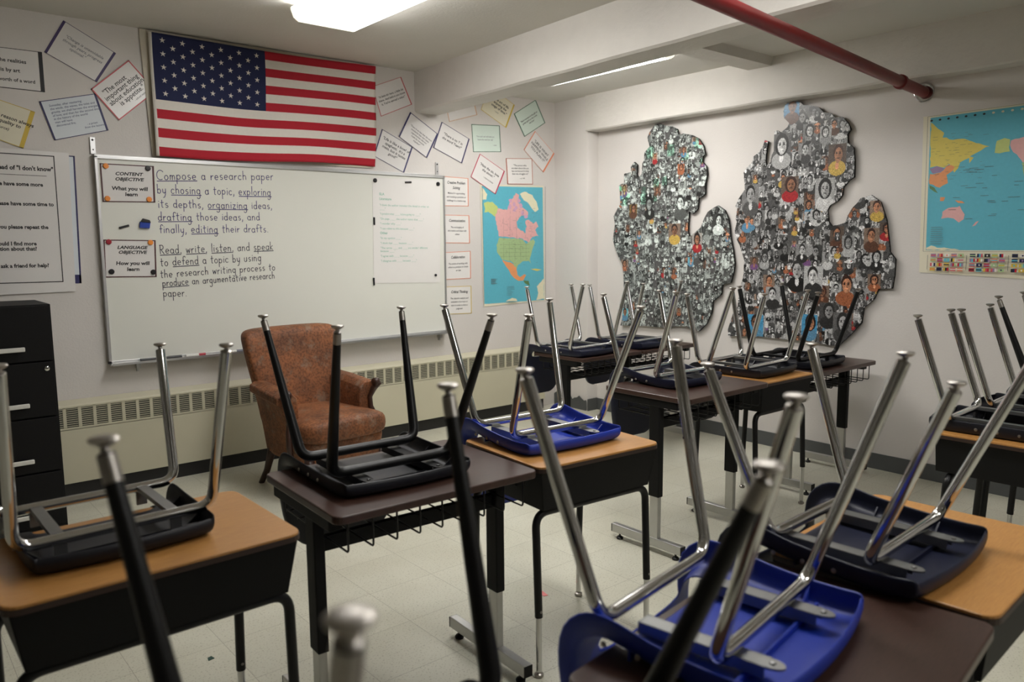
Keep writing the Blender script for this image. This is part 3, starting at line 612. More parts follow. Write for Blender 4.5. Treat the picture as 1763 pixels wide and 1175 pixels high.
quote('P2', 'tilted quote sheet with dark purple short edges, top left near the ceiling', 0, M['paper_gloss'], M['bd_purple'], (.014, .003, .014, .003),
      [('"Change is unavoidable', .021, .52, .36, 'CENTER', i_), ('through years, progress', .021, .52, .48, 'CENTER', i_), ('optional."', .021, .46, .60, 'CENTER', i_)], M['ink_grey'])
quote('P3', 'red-edged tilted quote sheet about education, beside the left edge of the flag', 2, M['paper_gloss'], M['bd_red'], (.007, .006, .007, .006),
      [('"The most', .036, .42, .32), ('important thing', .036, .50, .47), ('about education', .036, .52, .62), ('is appetite."', .036, .56, .77), ('- school saying', .014, .68, .88)])
quote('P4', 'blue-edged quote sheet with small lines of text, just above the whiteboard corner', 1, M['paper_blue'], M['bd_navy'], (.009, .004, .012, .004),
      [(s, .0155, .13, .17 + .085 * k, 'LEFT', .15) for k, s in enumerate(['Someday, after mastering', 'the winds, the waves, the tides and', 'gravity, we shall harness the energies', 'of love, and then for the second time', 'in the history of the world', 'man will have', 'discovered fire.'])] +
      [('- a priest', .0145, .66, .76, 'LEFT', .15), ('from the lessons', .0145, .60, .84, 'LEFT', .15)], M['bd_bluegrey'])
quote('P5', 'quote sheet with a yellow right edge, at the left margin above the chart', 1, M['paper_yel'], M['bd_yellow'], (.003, .003, .022, .003),
      [('There is no reason always', .026, .58, .40, 'CENTER', .1, .006), ('of your quality to', .026, .56, .54, 'CENTER', .1, .006), ('(Source)', .020, .60, .70, 'CENTER', .1)])
quote('R1', 'red-edged quote sheet between the upper flag corner and the beam', 0, M['paper_gloss'], M['bd_red'], (.005, .003, .008, .004),
      [('"A little bit here, a little bit', .0195, .50, .44, 'CENTER', .1, .006), ('there. And before you know', .0195, .50, .56, 'CENTER', .1, .006), ("it, You've earned a video\"", .0195, .50, .68, 'CENTER', .1, .006)])
quote('R3', 'spaghetti quote sheet with dark navy edges, at the lower right flag corner', 0, M['paper_gloss'], M['bd_navy'], (.009, .004, .012, .004),
      [('"Life is like a bowl of', .027, .52, .28, 'CENTER', .2, .006), ("spaghetti.  It's a", .027, .52, .42, 'CENTER', .2, .006), ('mess, but it tastes', .027, .52, .56, 'CENTER', .2, .006), ('good!"', .027, .52, .70, 'CENTER', .2, .006)])
quote('R2', 'glossy navy-edged quote sheet leaning over the spaghetti quote', 2, M['paper_gloss'], M['bd_navy'], (.012, .005, .012, .004),
      [('"There is no less that the most', .016, .54, .40, 'CENTER', .15, .004), ('wonderful than that many', .016, .54, .50, 'CENTER', .15, .004), ('opportunities that are', .016, .54, .60, 'CENTER', .15, .004), ('made by moments', .016, .54, .70, 'CENTER', .15, .004), ('together"', .016, .54, .80, 'CENTER', .15, .004)])
quote('R4', 'navy-edged tilted quote sheet about the word Team', 1, M['paper_gloss'], M['bd_navy'], (.009, .004, .011, .004),
      [("\"There is no 'I' in", .026, .50, .38, 'CENTER', .2, .006), ('the word Team!"', .026, .50, .53, 'CENTER', .2, .006)])
quote('R5', 'pink-edged glossy sheet tucked behind the lower edge of the beam', 0, M['paper_gloss'], M['bd_peach'], (.006, .004, .008, .004), [])
quote('R6', 'ivory quote sheet with a yellow edge, partly hidden behind the beam', 1, M['paper_yel'], M['bd_yellow'], (.003, .003, .014, .004),
      [('"The art of life', .027, .55, .30, 'CENTER', .1, .01), ('enjoying the', .027, .55, .44, 'CENTER', .1, .01), ('usage of time."', .027, .55, .58, 'CENTER', .1, .01), ('- a poet', .013, .50, .72)])
quote('R7', 'green-edged quote sheet hanging straight on pale green paper', 0, M['paper_green'], M['bd_green'], (.006, .005, .008, .004),
      [("\"You can't set sail until you", .0155, .46, .46), ('know the wind you say"', .0155, .46, .57), ('- a sailor', .011, .78, .76)], M['ink_grey'])
quote('R8', 'tilted quote sheet with dark green edges, nearest the corner column at the top', 0, M['paper_green'], M['bd_green'], (.009, .005, .009, .005),
      [('"Each moment is the gift of', .018, .48, .46, 'CENTER', .1, .008), ('great spirit to the truth', .018, .48, .57, 'CENTER', .1, .008), ('we love"', .018, .52, .68, 'CENTER', .1, .008)])
quote('R11', 'orange-edged tilted quote sheet in capital letters beside the corner column', 1, M['paper_gloss'], M['bd_orange'], (.008, .003, .014, .003),
      [('"LIFE IS WHAT', .029, .50, .36, 'CENTER', 0, .004), ('HAPPENS WHILE', .029, .50, .52, 'CENTER', 0, .004), ('YOU PLAN IT"', .029, .50, .68, 'CENTER', 0, .004)])
quote('R10', 'brown-edged quote sheet hanging straight just above the map', 2, M['paper'], M['bd_brick'], (.009, .004, .006, .004),
      [('"The person who', .019, .52, .30), ('wonders about the sun', .019, .52, .41), ('has not learned in time', .019, .52, .52), ('that one struggles on"', .019, .52, .63), ('- est. 1908', .013, .58, .80)])
quote('R9', 'crimson-edged tilted quote sheet overlapping the top of the map', 3, M['paper_gloss'], M['bd_crimson'], (.007, .004, .011, .004),
      [('"Hate the sin, love', .027, .50, .36, 'CENTER', .2, .006), ('the sinner."', .027, .50, .51, 'CENTER', .2, .006), ('- a famous leader', .015, .58, .72, 'CENTER', .2)])
# four skill cards down the right side of the whiteboard
G2 = 'skill cards beside the whiteboard'
CARDS = [('C1', 'bd_orange', 'first skill card from the top, Creative Problem Solving, beside the whiteboard', ['Creative Problem', 'Solving'], ['Method for approaching', 'and resolving a problem or', 'challenge in a creative way']),
         ('C2', 'bd_orange', 'Communication skill card, second from the top beside the whiteboard', ['Communication'], ['The exchanging of', 'information and ideas with', 'others']),
         ('C3', 'bd_orange', 'Collaboration skill card, third from the top beside the whiteboard', ['Collaboration'], ['The action of working with', 'others to produce or create', 'an idea']),
         ('C4', 'bd_yellow', 'yellow-edged Critical Thinking skill card, lowest of the four', ['Critical Thinking'], ['The objective analysis and', 'evaluation of an issue or', 'topic in order to form a', 'judgment'])]
for key, bd, lab, hd, tx in CARDS:
    ls = [(s, .030, .53, .24 + .17 * k, 'CENTER', .3, .014, .82) for k, s in enumerate(hd)]
    y0 = .46 if len(hd) == 1 else .58
    ls += [(s, .0185, .53, y0 + .125 * k, 'CENTER', .2, .006, .92) for k, s in enumerate(tx)]
    sheet('skill_card', lab, 'poster', Q[key], front_frame, 0.0015, M['paper'], M[bd], (.003, .004, .007, .004), ls, None, G2)
# the big chart at the left and the sheet behind it
sheet('wall_poster', 'narrow blue-edged poster peeking out behind the large chart', 'poster', Q['P6B'], front_frame, 0.0015, M['paper_blue'], M['bd_navy'], (.004, .006, .009, .05), [])
P6L = [("Instead of \"I don't know\"", .033, .9, .147), ('May I please have some more', .030, .82, .262), ('directions?', .030, .30, .305), ('May I please have some time to', .030, .885, .405),
       ('think?', .030, .30, .445), ('Could you please repeat the', .030, .835, .575), ('Where could I find more', .030, .745, .697), ('information about that?', .030, .745, .735), ('May I ask a friend for help?', .030, .82, .86)]
p6 = sheet('phrase_chart', 'large white chart of classroom phrases above the black cabinet', 'poster', Q['P6'], front_frame, 0.006, M['paper_gloss'], None, None,
           [(s, z * 0.98, fx, fy * .93 + .01, 'RIGHT', 0, .034, 0.93) for s, z, fx, fy in P6L], None, None, surface_normal=0.003)
fb = MB(); z = 0.0036
for a, b_ in (((-.33, .365), (.29, .370)), ((-.33, -.335), (.29, -.330)), ((.285, -.335), (.29, .370)), ((-.33, -.335), (-.325, .370))): fb.box((a[0], a[1], z - 0.0004), (b_[0], b_[1], z))
fb.box((.01, .255, z - 0.0004), (.245, .2575, z))
fb.build('printed_border', M['ink'], p6)
# papers on the whiteboard and their magnets
WBF = 0.0315
def wb_sheet(name, key, label, mat_, border, bw, lines, ink=None, lay=0):
    return sheet(name, label, 'sign', Q[key], front_frame, WBF + .0006 * lay, mat_, border, bw, lines, ink)
wb_sheet('objective_sign', 'W_CON', 'laminated Content Objective sign at the top left of the whiteboard', M['paper_gloss'], M['bd_maroon'], (.008, .006, .011, .006),
         [('CONTENT', .026, .52, .29, 'CENTER', .25, .036, 1.2), ('OBJECTIVE', .026, .52, .43, 'CENTER', .25, .036, 1.25), ('What you will', .030, .52, .68, 'CENTER', .1, .034, 1.15), ('learn', .030, .54, .83, 'CENTER', .1, .034, 1.15)])
wb_sheet('objective_sign', 'W_LAN', 'laminated Language Objective sign, lower of the two whiteboard signs', M['paper_gloss'], M['bd_maroon'], (.008, .006, .009, .006),
         [('LANGUAGE', .026, .54, .24, 'CENTER', .25, .036, 1.2), ('OBJECTIVE', .026, .54, .37, 'CENTER', .25, .036, 1.25), ('How you will', .030, .54, .67, 'CENTER', .1, .034, 1.15), ('learn', .030, .54, .83, 'CENTER', .1, .034, 1.15)])
PL = [('ELA', .025, .10, .160), ('Literature', .025, .10, .205), ('"I think the author included this detail in order to', .0215, .10, .262), ('____"', .0215, .10, .298), ('"I predict that ____ is/are going to ____"', .0215, .10, .345),
      ('"On page ____, the author states that ____"', .0215, .10, .392), ('"I wonder why ____"', .0215, .10, .438), ('"I can relate to this because ____"', .0215, .10, .485), ('Other', .025, .10, .530), ('"In my opinion ____"', .0215, .10, .577),
      ('"I think that ____ because ____"', .0215, .10, .625), ('"The terms ____ and ____ are similar/ different', .0215, .10, .672), ('because ____"', .0215, .10, .702), ('"I agree with ____ because ____"', .0215, .10, .750), ('"I disagree with ____ because ____"', .0215, .10, .797)]
pp = wb_sheet('sentence_chart', 'W_PAPER', 'large white chart paper of sentence starters in pale green writing on the whiteboard', M['paper'], None, None, [(s, z, fx, fy, 'LEFT', 0, (.012 if len(s) < 11 and s[0] != '"' and s[0] != '_' else -.002)) for s, z, fx, fy in PL], M['ink_green'])
def magnet(kind, i, label, mt, ang=0.0, r=.0155):
    x, z_ = MAGP[i]
    if kind == 'disc':
        o = MB().lathe([(r, 0), (r, .006), (r * .85, .0085), (.001, .009)], (0, 0, 0), 18).build('disc_magnet', mt, smooth=40, mw=front_frame(x, z_, WBF + .0016))
        tag(o, label, 'magnet', 'round magnets on the whiteboard')
    else:
        o = MB().box((-.028, -.0065, 0), (.028, .0065, .007)).build('bar_magnet', mt, bevel=.0015, mw=front_frame(x, z_, WBF + (.0016 if i != 14 else .0003), ang))
        tag(o, label, 'magnet', 'bar magnets on the whiteboard')
magnet('disc', 0, 'black round magnet at the top left of the sentence chart', M['mag_black'])
magnet('disc', 1, 'black round magnet at the top right corner of the sentence chart', M['mag_black'])
magnet('bar', 2, 'black bar magnet lying flat along the top of the sentence chart', M['mag_black'], .06)
magnet('bar', 3, 'upright black bar magnet halfway down the left edge of the sentence chart', M['mag_black'], 1.57)
magnet('bar', 4, 'upright black bar magnet at the bottom left of the sentence chart', M['mag_black'], 1.6)
magnet('disc', 5, 'small black round magnet at the lower right of the sentence chart', M['mag_black'], r=.010)
magnet('disc', 6, 'orange round magnet at the top left of the Content Objective sign', M['mag_orange'])
magnet('disc', 7, 'black round magnet at the top right of the Content Objective sign', M['mag_black'])
magnet('disc', 8, 'orange round magnet at the bottom left of the Content Objective sign', M['mag_orange'])
magnet('disc', 9, 'orange round magnet at the bottom right of the Content Objective sign', M['mag_orange'])
magnet('disc', 10, 'red round magnet at the top left of the Language Objective sign', M['mag_red'])
magnet('disc', 11, 'orange round magnet at the top right of the Language Objective sign', M['mag_orange'])
magnet('disc', 12, 'black round magnet at the bottom left of the Language Objective sign', M['mag_black'])
magnet('disc', 13, 'black round magnet at the bottom right of the Language Objective sign', M['mag_black'])
magnet('bar', 14, 'black bar magnet tilted between the two objective signs', M['mag_black'], .28)
cl = thing('magnetic_clip', 'blue and black magnetic clip between the two objective signs', 'clip', (MAGP[15][0], YW - WBF + .001, MAGP[15][1]))
MB().prism([(-.030, 0, -.026), (.026, 0, -.030), (.033, 0, .006), (-.026, 0, .010)], (0, -.016, 0)).build('clip_body', M['clip_blue'], cl, bevel=.003)
MB().prism([(-.024, -.004, .008), (.034, -.004, .004), (.028, -.004, .020), (-.010, -.004, .030)], (0, -.018, 0)).build('clip_grip', M['mag_black'], cl, bevel=.003)

# ================================================================== flag with the sheet behind it
s4 = Q['SHEET']
bs = MB().prism([(x, YW - 0.009, min(z, ZC - .003)) for x, z in s4], (0, -0.0012, 0)).build('backing_sheet', M['backing'])
tag(bs, 'ivory backing sheet showing along the left edge behind the flag', 'paper sheet')
fq = [Vector(p) for p in Q['FLAG']]
def flag_pt(s, t, lift=0.0):
    """s along the fly 0..1, t down the hoist 0..1"""
    top = fq[0].lerp(fq[1], s); bot = fq[3].lerp(fq[2], s)
    p = top.lerp(bot, t)
    sag = -0.012 * math.sin(math.pi * s) * (1 - t) + (0.006 - 0.008 * math.sin(2 * math.pi * s)) * t
    dep = 0.034 + 0.010 * math.sin(s * 9 + t * 2.2) * (0.25 + 0.75 * t) + 0.006 * math.sin(s * 17 - t * 5 + 1) * t + 0.03 * max(0, t - .85) * math.sin(s * 12) + 0.006 * math.sin(s * 6 - t * 7)
    return Vector((p.x, YW - 0.004 - dep - lift, p.y + sag))
fx = (CANTON[0][0] - Q['FLAG'][0][0]) / (Q['FLAG'][1][0] - Q['FLAG'][0][0])
NS, ROWS = 60, 39
hoist = 0.012
ss = [0, hoist] + [hoist + (fx - hoist) * i / 24 for i in range(1, 25)] + [fx + (1 - fx) * i / 34 for i in range(1, 35)]
fm = MB(); vs = [flag_pt(s, t / ROWS) for t in range(ROWS + 1) for s in ss]; K = len(ss)
faces = []; mi = []
for t in range(ROWS):
    for j in range(K - 1):
        faces.append((t * K + j, t * K + j + 1, (t + 1) * K + j + 1, (t + 1) * K + j))
        stripe = t // 3
        if j == 0: mi.append(1)
        elif j < 25 and stripe < 7: mi.append(2)
        else: mi.append(0 if stripe % 2 == 0 else 1)
fm.v = [tuple(v) for v in vs]; fm.f = faces; fm.mi = mi
fo = fm.build('flag', [M['flag_red'], M['flag_white'], M['flag_blue']], smooth=True, solid=0.0012, recalc=False)
tag(fo, 'large United States flag hung above the whiteboard', 'flag')
st = MB()
cw = fx - hoist
for r in range(9):
    nst = 6 if r % 2 == 0 else 5
    for k in range(nst):
        cs = hoist + cw * ((1 + 2 * k) / 12 if r % 2 == 0 else (2 + 2 * k) / 12); ct = (7 / 13) * (r + 1) / 10
        ring = []
        for a in range(10):
            rad = 0.0178 if a % 2 == 0 else 0.0066
            an = math.pi / 2 + a * math.pi / 5 + .12 * math.sin(r * 3 + k * 5)
            ring.append(flag_pt(cs + rad * math.cos(an) / 1.52, ct - rad * math.sin(an) / 0.71, 0.0022))
        o0 = len(st.v); c0 = flag_pt(cs, ct, 0.0022)
        st.add([tuple(c0)] + [tuple(p) for p in ring], [(0, 1 + (a + 1) % 10, 1 + a) for a in range(10)])
st.build('stars', M['flag_white'], fo, recalc=False)

# ================================================================== maps
def map_layer(o, frame_inv, polys, frame, z0, name, mats):
    pass
def flat_poly(mb, pts3, mi):
    mb.add(pts3, [tuple(range(len(pts3)))], mi)
def rough(pts, amp, rnd_, step=.018):
    """coastline: subdivide the outline and shake it a little"""
    out = []
    for i in range(len(pts)):
        a = Vector(pts[i]); b = Vector(pts[(i + 1) % len(pts)]); L = (b - a).length; n_ = max(1, int(L / step))
        for k in range(n_):
            p = a.lerp(b, k / n_)
            out.append((p.x + rnd_.uniform(-amp, amp), p.y + rnd_.uniform(-amp, amp)))
    return out
def map_thing(name, label, quad, frame, off, polys, side):
    """polys: [(outline in wall coordinates, material, shaken)] printed one over the other"""
    rn = random.Random(len(polys))
    q = [Vector(p) for p in quad]; c = sum(q, Vector((0, 0))) / 4
    sgn = 1 if side == 'front' else -1
    mw = frame(c.x, c.y, off)
    mb = MB(); mb.prism([((p.x - c.x) * sgn, p.y - c.y, 0) for p in (q[3], q[2], q[1], q[0])], (0, 0, .0012))
    o = mb.build(name, M['paper_yel'], mw=mw); tag(o, label, 'map')
    mats = []; pm = MB(); z = .0016
    for outline, mname, amp in polys:
        if mname not in mats: mats.append(mname)
        pts = rough(outline, amp, rn) if amp else outline
        flat_poly(pm, [((p[0] - c.x) * sgn, p[1] - c.y, z) for p in pts], mats.index(mname)); z += .00012
    pm.build('map_print', [M[k] for k in mats], o)
    return o, c, sgn
na = NAMAP
lay = [(na['ocean'], 'm_ocean', 0), (na['siberia'], 'm_cream', .003), (na['greenland'], 'm_cream', .004), (na['alaska'], 'm_ygreen', .004), (na['canada'], 'm_pink', .005), (na['usa'], 'm_green', .003),
       (na['mexico'], 'm_orange', .003), (na['central'], 'm_dgreen', .002), (na['south'], 'm_cream', .003), (na['cuba'], 'm_yellow', .002)]
# arctic islands and small labels
rr = random.Random(8)
def blob(cx, cz, r, mname, lst, amp=.004):
    lst.append(([(cx + r * (0.7 + .5 * rr.random()) * math.cos(a * .9), cz + r * (0.7 + .5 * rr.random()) * math.sin(a * .9)) for a in range(7)], mname, amp * .5))
for cx, cz, r in ((4.25, 1.80, .018), (4.29, 1.77, .02), (4.24, 1.75, .02), (4.31, 1.74, .018), (4.36, 1.76, .022), (4.34, 1.80, .02), (4.38, 1.70, .025), (4.42, 1.67, .02), (4.29, 1.72, .016)): blob(cx, cz, r, 'm_lilac', lay)
def hline(x0, x1, z, t, lst, mname='m_line'): lst.append(([(x0, z - t), (x1, z - t), (x1, z + t), (x0, z + t)], mname, 0))
def vline(x, z0, z1, t, lst, mname='m_line'): lst.append(([(x - t, z0), (x + t, z0), (x + t, z1), (x - t, z1)], mname, 0))
for k in range(5): vline(4.17 + .062 * k, 1.30 - .0 * k, 1.455, .0006, lay)
for k in range(4): hline(4.13, 4.46, 1.335 + .033 * k, .0006, lay)
for k in range(3): vline(4.17 + .07 * k, 1.47, 1.66, .0006, lay)
for k in range(8): hline(4.03, 4.03 + rr.uniform(.03, .08), 1.115 + .012 * k - (.05 if k > 3 else 0), .0011, lay)
for k in range(7): hline(4.20, 4.20 + rr.uniform(.04, .10), 1.01 + .012 * k, .0010, lay)
for k in range(70):
    x_, z_ = rr.uniform(4.12, 4.52), rr.uniform(1.26, 1.74); hline(x_, x_ + rr.uniform(.008, .03), z_, .0007, lay)
for k in range(40):
    x_, z_ = rr.uniform(4.12, 4.48), rr.uniform(1.28, 1.70); vline(x_, z_, z_ + rr.uniform(.01, .035), .0006, lay)
for a0, a1, b0, b1 in ((3.940, 3.943, .938, 1.915), (4.628, 4.631, .952, 1.928)): lay.append(([(a0, b0), (a1, b0), (a1, b1), (a0, b1)], 'm_line', 0))
lay.append(([(4.17, .958), (4.30, .956), (4.29, .975), (4.24, .985), (4.20, .972)], 'm_cream', .003))
map_thing('continent_map', 'tall map of North America on the front wall beside the skill cards', Q['MAP'], front_frame, .0025, lay, 'front')

wm = WORLD
lay = [(wm['ocean'], 'm_ocean', 0)]
for k, mname, amp in (('russia', 'm_yellow', .004), ('china', 'm_orange', .004), ('mongolia', 'm_purple', .003), ('seasia', 'm_dgreen', .003), ('borneo', 'm_orange', .003), ('papua', 'm_orange', .003), ('australia', 'm_pink', .003),
                      ('zealand', 'm_pink', .002), ('alaska', 'm_ygreen', .004), ('canada', 'm_pink', .004), ('usa', 'm_green', .003), ('mexico', 'm_orange', .003), ('samerica', 'm_cream', .004), ('antarctica', 'm_cream', .003)):
    lay.append((wm[k], mname, amp))
for k in range(26):
    y = rr.uniform(1.45, 1.86); z = rr.uniform(1.52, 1.86); hline(y, y - rr.uniform(.02, .06), z, .0009, lay)
for k in range(60):
    y = rr.uniform(1.70, 1.97); z = rr.uniform(1.78, 2.05); hline(y, y - rr.uniform(.008, .03), z, .0006, lay)
for k in range(9): hline(1.945, 1.945 - rr.uniform(.05, .07), 1.42 + .012 * k, .0011, lay)
for k in range(16):
    y = 1.975 - .046 * k; r = .0075
    lay.append(([(y + r * math.cos(a * math.pi / 4), 2.128 + (y - 1.975) * -.012 + r * .8 * math.sin(a * math.pi / 4)) for a in range(8)], 'bd_black' if k < 7 else 'm_cream', 0))
# framing line and the rows of little flags printed along the bottom
oc = wm['ocean']
for a, b_ in ((0, 1), (1, 2), (2, 3), (3, 0)):
    p, q_ = Vector(oc[a]), Vector(oc[b_]); cc = sum((Vector(v) for v in oc), Vector((0, 0))) / 4
    p2 = p + (p - cc).normalized() * .010; q2 = q_ + (q_ - cc).normalized() * .010
    p3 = p + (p - cc).normalized() * .0125; q3 = q_ + (q_ - cc).normalized() * .0125
    lay.append(([tuple(p2), tuple(q2), tuple(q3), tuple(p3)], 'm_line', 0))
FC = ['bd_red', 'm_ocean', 'm_green', 'bd_orange', 'bd_black', 'bd_yellow', 'flag_red', 'flag_blue', 'm_purple', 'flag_white']
for blk in range(4):
    for r in range(4):
        for cidx in range(5):
            y = 1.9213 - blk * .213 - cidx * .0375; z = 1.3531 - r * .0268; hw_, hh = .0145, .0095
            k3 = rr.choice([0, 0, 1, 1, 2])
            cols = rr.sample(FC, 3)
            if k3 == 2: lay.append(([(y + hw_, z - hh), (y - hw_, z - hh), (y - hw_, z + hh), (y + hw_, z + hh)], cols[0], 0)); blob(y, z, .005, cols[1], lay, 0)
            else:
                for s in range(3):
                    if k3 == 0: a0, a1 = z - hh + s * 2 * hh / 3, z - hh + (s + 1) * 2 * hh / 3; lay.append(([(y + hw_, a0), (y - hw_, a0), (y - hw_, a1), (y + hw_, a1)], cols[s] if s < 2 else cols[0], 0))
                    else: a0, a1 = y + hw_ - s * 2 * hw_ / 3, y + hw_ - (s + 1) * 2 * hw_ / 3; lay.append(([(a0, z - hh), (a1, z - hh), (a1, z + hh), (a0, z + hh)], cols[s], 0))
    lay.append(([(1.9213 + .030 - blk * .213, 1.27), (1.9213 + .0275 - blk * .213, 1.27), (1.9213 + .0275 - blk * .213, 1.355), (1.9213 + .030 - blk * .213, 1.355)], 'm_line', 0))
map_thing('world_map', 'large world map with rows of small flags along its bottom, on the right wall', wm['sheet'], right_frame, .0025, lay, 'right')

# ================================================================== photo collages cut to the outline of the state
COLLAGE_MAT = mat_attr('photo_print', 'print_colour', 0.32)
CELL = 0.0037
def collage(name, label, outline, feats, style, seed):
    rg = np.random.default_rng(seed)
    pts = np.array(outline); ymax, zmin = pts[:, 0].max(), pts[:, 1].min(); ymin, zmax = pts[:, 0].min(), pts[:, 1].max()
    W_ = int((ymax - ymin) / CELL) + 1; H_ = int((zmax - zmin) / CELL) + 1
    img = np.zeros((H_, W_, 3)); img[:] = .3
    yy, xx = np.mgrid[0:H_, 0:W_].astype(float)       # xx to the right in the room (towards -Y), yy up
    def col(y, z): return (ymax - y) / CELL, (z - zmin) / CELL
    def ell(cx, cy, rx, ry, c, cond=None):
        x0, x1 = max(0, int(cx - rx - 1)), min(W_, int(cx + rx + 2)); y0, y1 = max(0, int(cy - ry - 1)), min(H_, int(cy + ry + 2))
        if x1 <= x0 or y1 <= y0: return
        sx, sy = xx[y0:y1, x0:x1], yy[y0:y1, x0:x1]
        mk = ((sx - cx) / rx) ** 2 + ((sy - cy) / ry) ** 2 <= 1
        img[y0:y1, x0:x1][mk] = c
    def rect(x0, y0, x1, y1, c):
        x0, x1 = max(0, int(round(x0))), min(W_, int(round(x1))); y0, y1 = max(0, int(round(y0))), min(H_, int(round(y1)))
        if x1 > x0 and y1 > y0: img[y0:y1, x0:x1] = c
    def person(cx, cy, s, tone='grey', bg=None, hat=False):
        """a head-and-shoulders print, s = width in cells"""
        if tone == 'grey':
            t = np.array([1.0, 1.0, 1.0]) if style == 2 else np.array([.98, 1.02, 1.0])
            skin = t * rg.uniform(.46, .86); hair = t * rg.uniform(.02, .20); cloth = t * (rg.uniform(.04, .32) if rg.random() < .66 else rg.uniform(.55, .88)); back = t * rg.uniform(.22, .78)
        else:
            skin = np.array([.70, .49, .37]) * rg.uniform(.7, 1.12); hair = np.array([.14, .08, .06]) * rg.uniform(.5, 2)
            cloth = np.array({'warm': [.60, .36, .24], 'red': [.62, .14, .16], 'blue': [.34, .52, .64], 'yellow': [.74, .62, .30], 'purple': [.44, .30, .48], 'brown': [.34, .22, .16]}[tone]); back = np.array([.45, .38, .33]) * rg.uniform(.6, 1.4)
        if bg is not None: back = np.array(bg)
        h_ = s * rg.uniform(1.05, 1.35)
        if rg.random() < .72 or bg is not None: rect(cx - s / 2, cy - h_ / 2, cx + s / 2, cy + h_ / 2, back)
        ell(cx, cy - h_ * .46, s * .48, h_ * .30, cloth)
        if rg.random() < .45: ell(cx, cy - h_ * .36, s * .10, h_ * .16, np.clip(skin * 1.25, 0, 1))
        hx = cx + rg.uniform(-.06, .06) * s; hy = cy + h_ * .08
        lh = rg.random() < .5
        ell(hx, hy + h_ * (.03 if lh else .09), s * (.34 if lh else .27), h_ * (.40 if lh else .31), hair)
        ell(hx, hy - h_ * .20, s * .11, h_ * .14, skin * .8)
        ell(hx + s * .01, hy - h_ * .02, s * .215, h_ * .285, skin)
        ell(hx + s * .10, hy - h_ * .03, s * .10, h_ * .22, skin * .82)
        if hat: ell(hx, hy + h_ * .26, s * .46, h_ * .10, skin * 1.1); ell(hx, hy + h_ * .34, s * .26, h_ * .14, skin * 1.1)
        if s > 7:
            e = max(.6, s * .042)
            for sd in (-1, 1):
                ell(hx + sd * s * .095, hy + h_ * .03, e * 1.25, e * .8, hair * .6); ell(hx + sd * s * .095, hy + h_ * .085, e * 1.5, e * .5, hair)
            ell(hx + s * .012, hy - h_ * .055, e * .6, e * .9, skin * .68)
            ell(hx, hy - h_ * .145, e * 2.1, e * .75, skin * (.45 if rg.random() < .5 else 1.3))
    def many(n, s0, s1, pc):
        for k in range(n):
            tone = 'grey'
            if rg.random() < pc: tone = rg.choice(['warm', 'brown', 'red', 'blue', 'yellow', 'purple', 'brown', 'warm'])
            person(rg.uniform(0, W_), rg.uniform(0, H_), rg.uniform(s0, s1), tone, hat=rg.random() < .10)
    if style == 1:
        many(2200, 4, 7.5, .02); many(620, 8, 13, .05); many(70, 13, 20, .05)
        many(700, 4, 7, .02); many(140, 9, 14, .07)
        # pale green tint over the upper third's older prints
        up = (yy > H_ * .72) & (rg.random((H_, W_)) < .9)
        for k in range(26):
            cx, cy = rg.uniform(0, W_), rg.uniform(H_ * .62, H_); s = rg.uniform(3, 8)
            mk = (np.abs(xx - cx) < s * 1.3) & (np.abs(yy - cy) < s * 1.6)
            img[mk] = img[mk] * np.array([.85, 1.0, .93]) + np.array([.0, .045, .025])
        for k in range(7):
            cx, cy = rg.uniform(0, W_), rg.uniform(H_ * .45, H_ * .9); s = rg.uniform(5, 9)
            rect(cx - s, cy - s, cx + s, cy + s, np.array([.75, .74, .7])); person(cx, cy, s * 1.8, rg.choice(['warm', 'purple', 'yellow', 'blue']))
    else:
        many(1100, 7, 11, .06); many(420, 11, 18, .10); many(80, 17, 26, .10); many(150, 8, 13, .14)
    # the prints one can pick out
    for (y, z), spec in feats:
        cx, cy = col(y, z); kind, s = spec[:2]
        if kind == 'rect': rect(cx - s, cy - s * spec[3], cx + s, cy + s * spec[3], np.array(spec[2]))
        elif kind == 'ell': ell(cx, cy, s, s * spec[3], np.array(spec[2]))
        else: person(cx, cy, s, kind, bg=spec[2] if len(spec) > 2 else None)
    img = np.clip(img * (1 + rg.normal(0, .10, (H_, W_, 1))) + rg.normal(0, .03, (H_, W_, 1)), 0, 1)
    # cells whose centre lies inside the outline
    cyw = ymax - (np.arange(W_) + .5) * CELL; czw = zmin + (np.arange(H_) + .5) * CELL
    PX, PZ = np.meshgrid(cyw, czw); inside = np.zeros(PX.shape, bool)
    n_ = len(pts)
    for i in range(n_):
        (ya, za), (yb_, zb_) = pts[i], pts[(i + 1) % n_]
        if za == zb_: continue
        cr = ((za > PZ) != (zb_ > PZ)) & (PX < (yb_ - ya) * (PZ - za) / (zb_ - za) + ya)
        inside ^= cr
    c = Vector(((ymax + ymin) / 2, (zmax + zmin) / 2))
    mw = right_frame(c.x, c.y, .012)
    core = MB().prism([(-(p[0] - c.x), p[1] - c.y, 0) for p in outline], (0, 0, .0165)).build(name, M['black_satin'], mw=mw)
    tag(core, label, 'photo collage')
    js, is_ = np.nonzero(inside)
    vid = -np.ones((H_ + 1, W_ + 1), int); need = np.zeros((H_ + 1, W_ + 1), bool)
    for dj in (0, 1):
        for di in (0, 1): need[js + dj, is_ + di] = True
    vj, vi = np.nonzero(need); vid[vj, vi] = np.arange(len(vj))
    verts = np.stack([(vi * CELL - (ymax - c.x)), (zmin + vj * CELL - c.y), np.full(len(vj), .0172)], 1)
    quads = np.stack([vid[js, is_], vid[js, is_ + 1], vid[js + 1, is_ + 1], vid[js + 1, is_]], 1)
    me = bpy.data.meshes.new('photo_prints'); me.from_pydata(verts.tolist(), [], quads.tolist())
    at = me.color_attributes.new('print_colour', 'FLOAT_COLOR', 'CORNER')
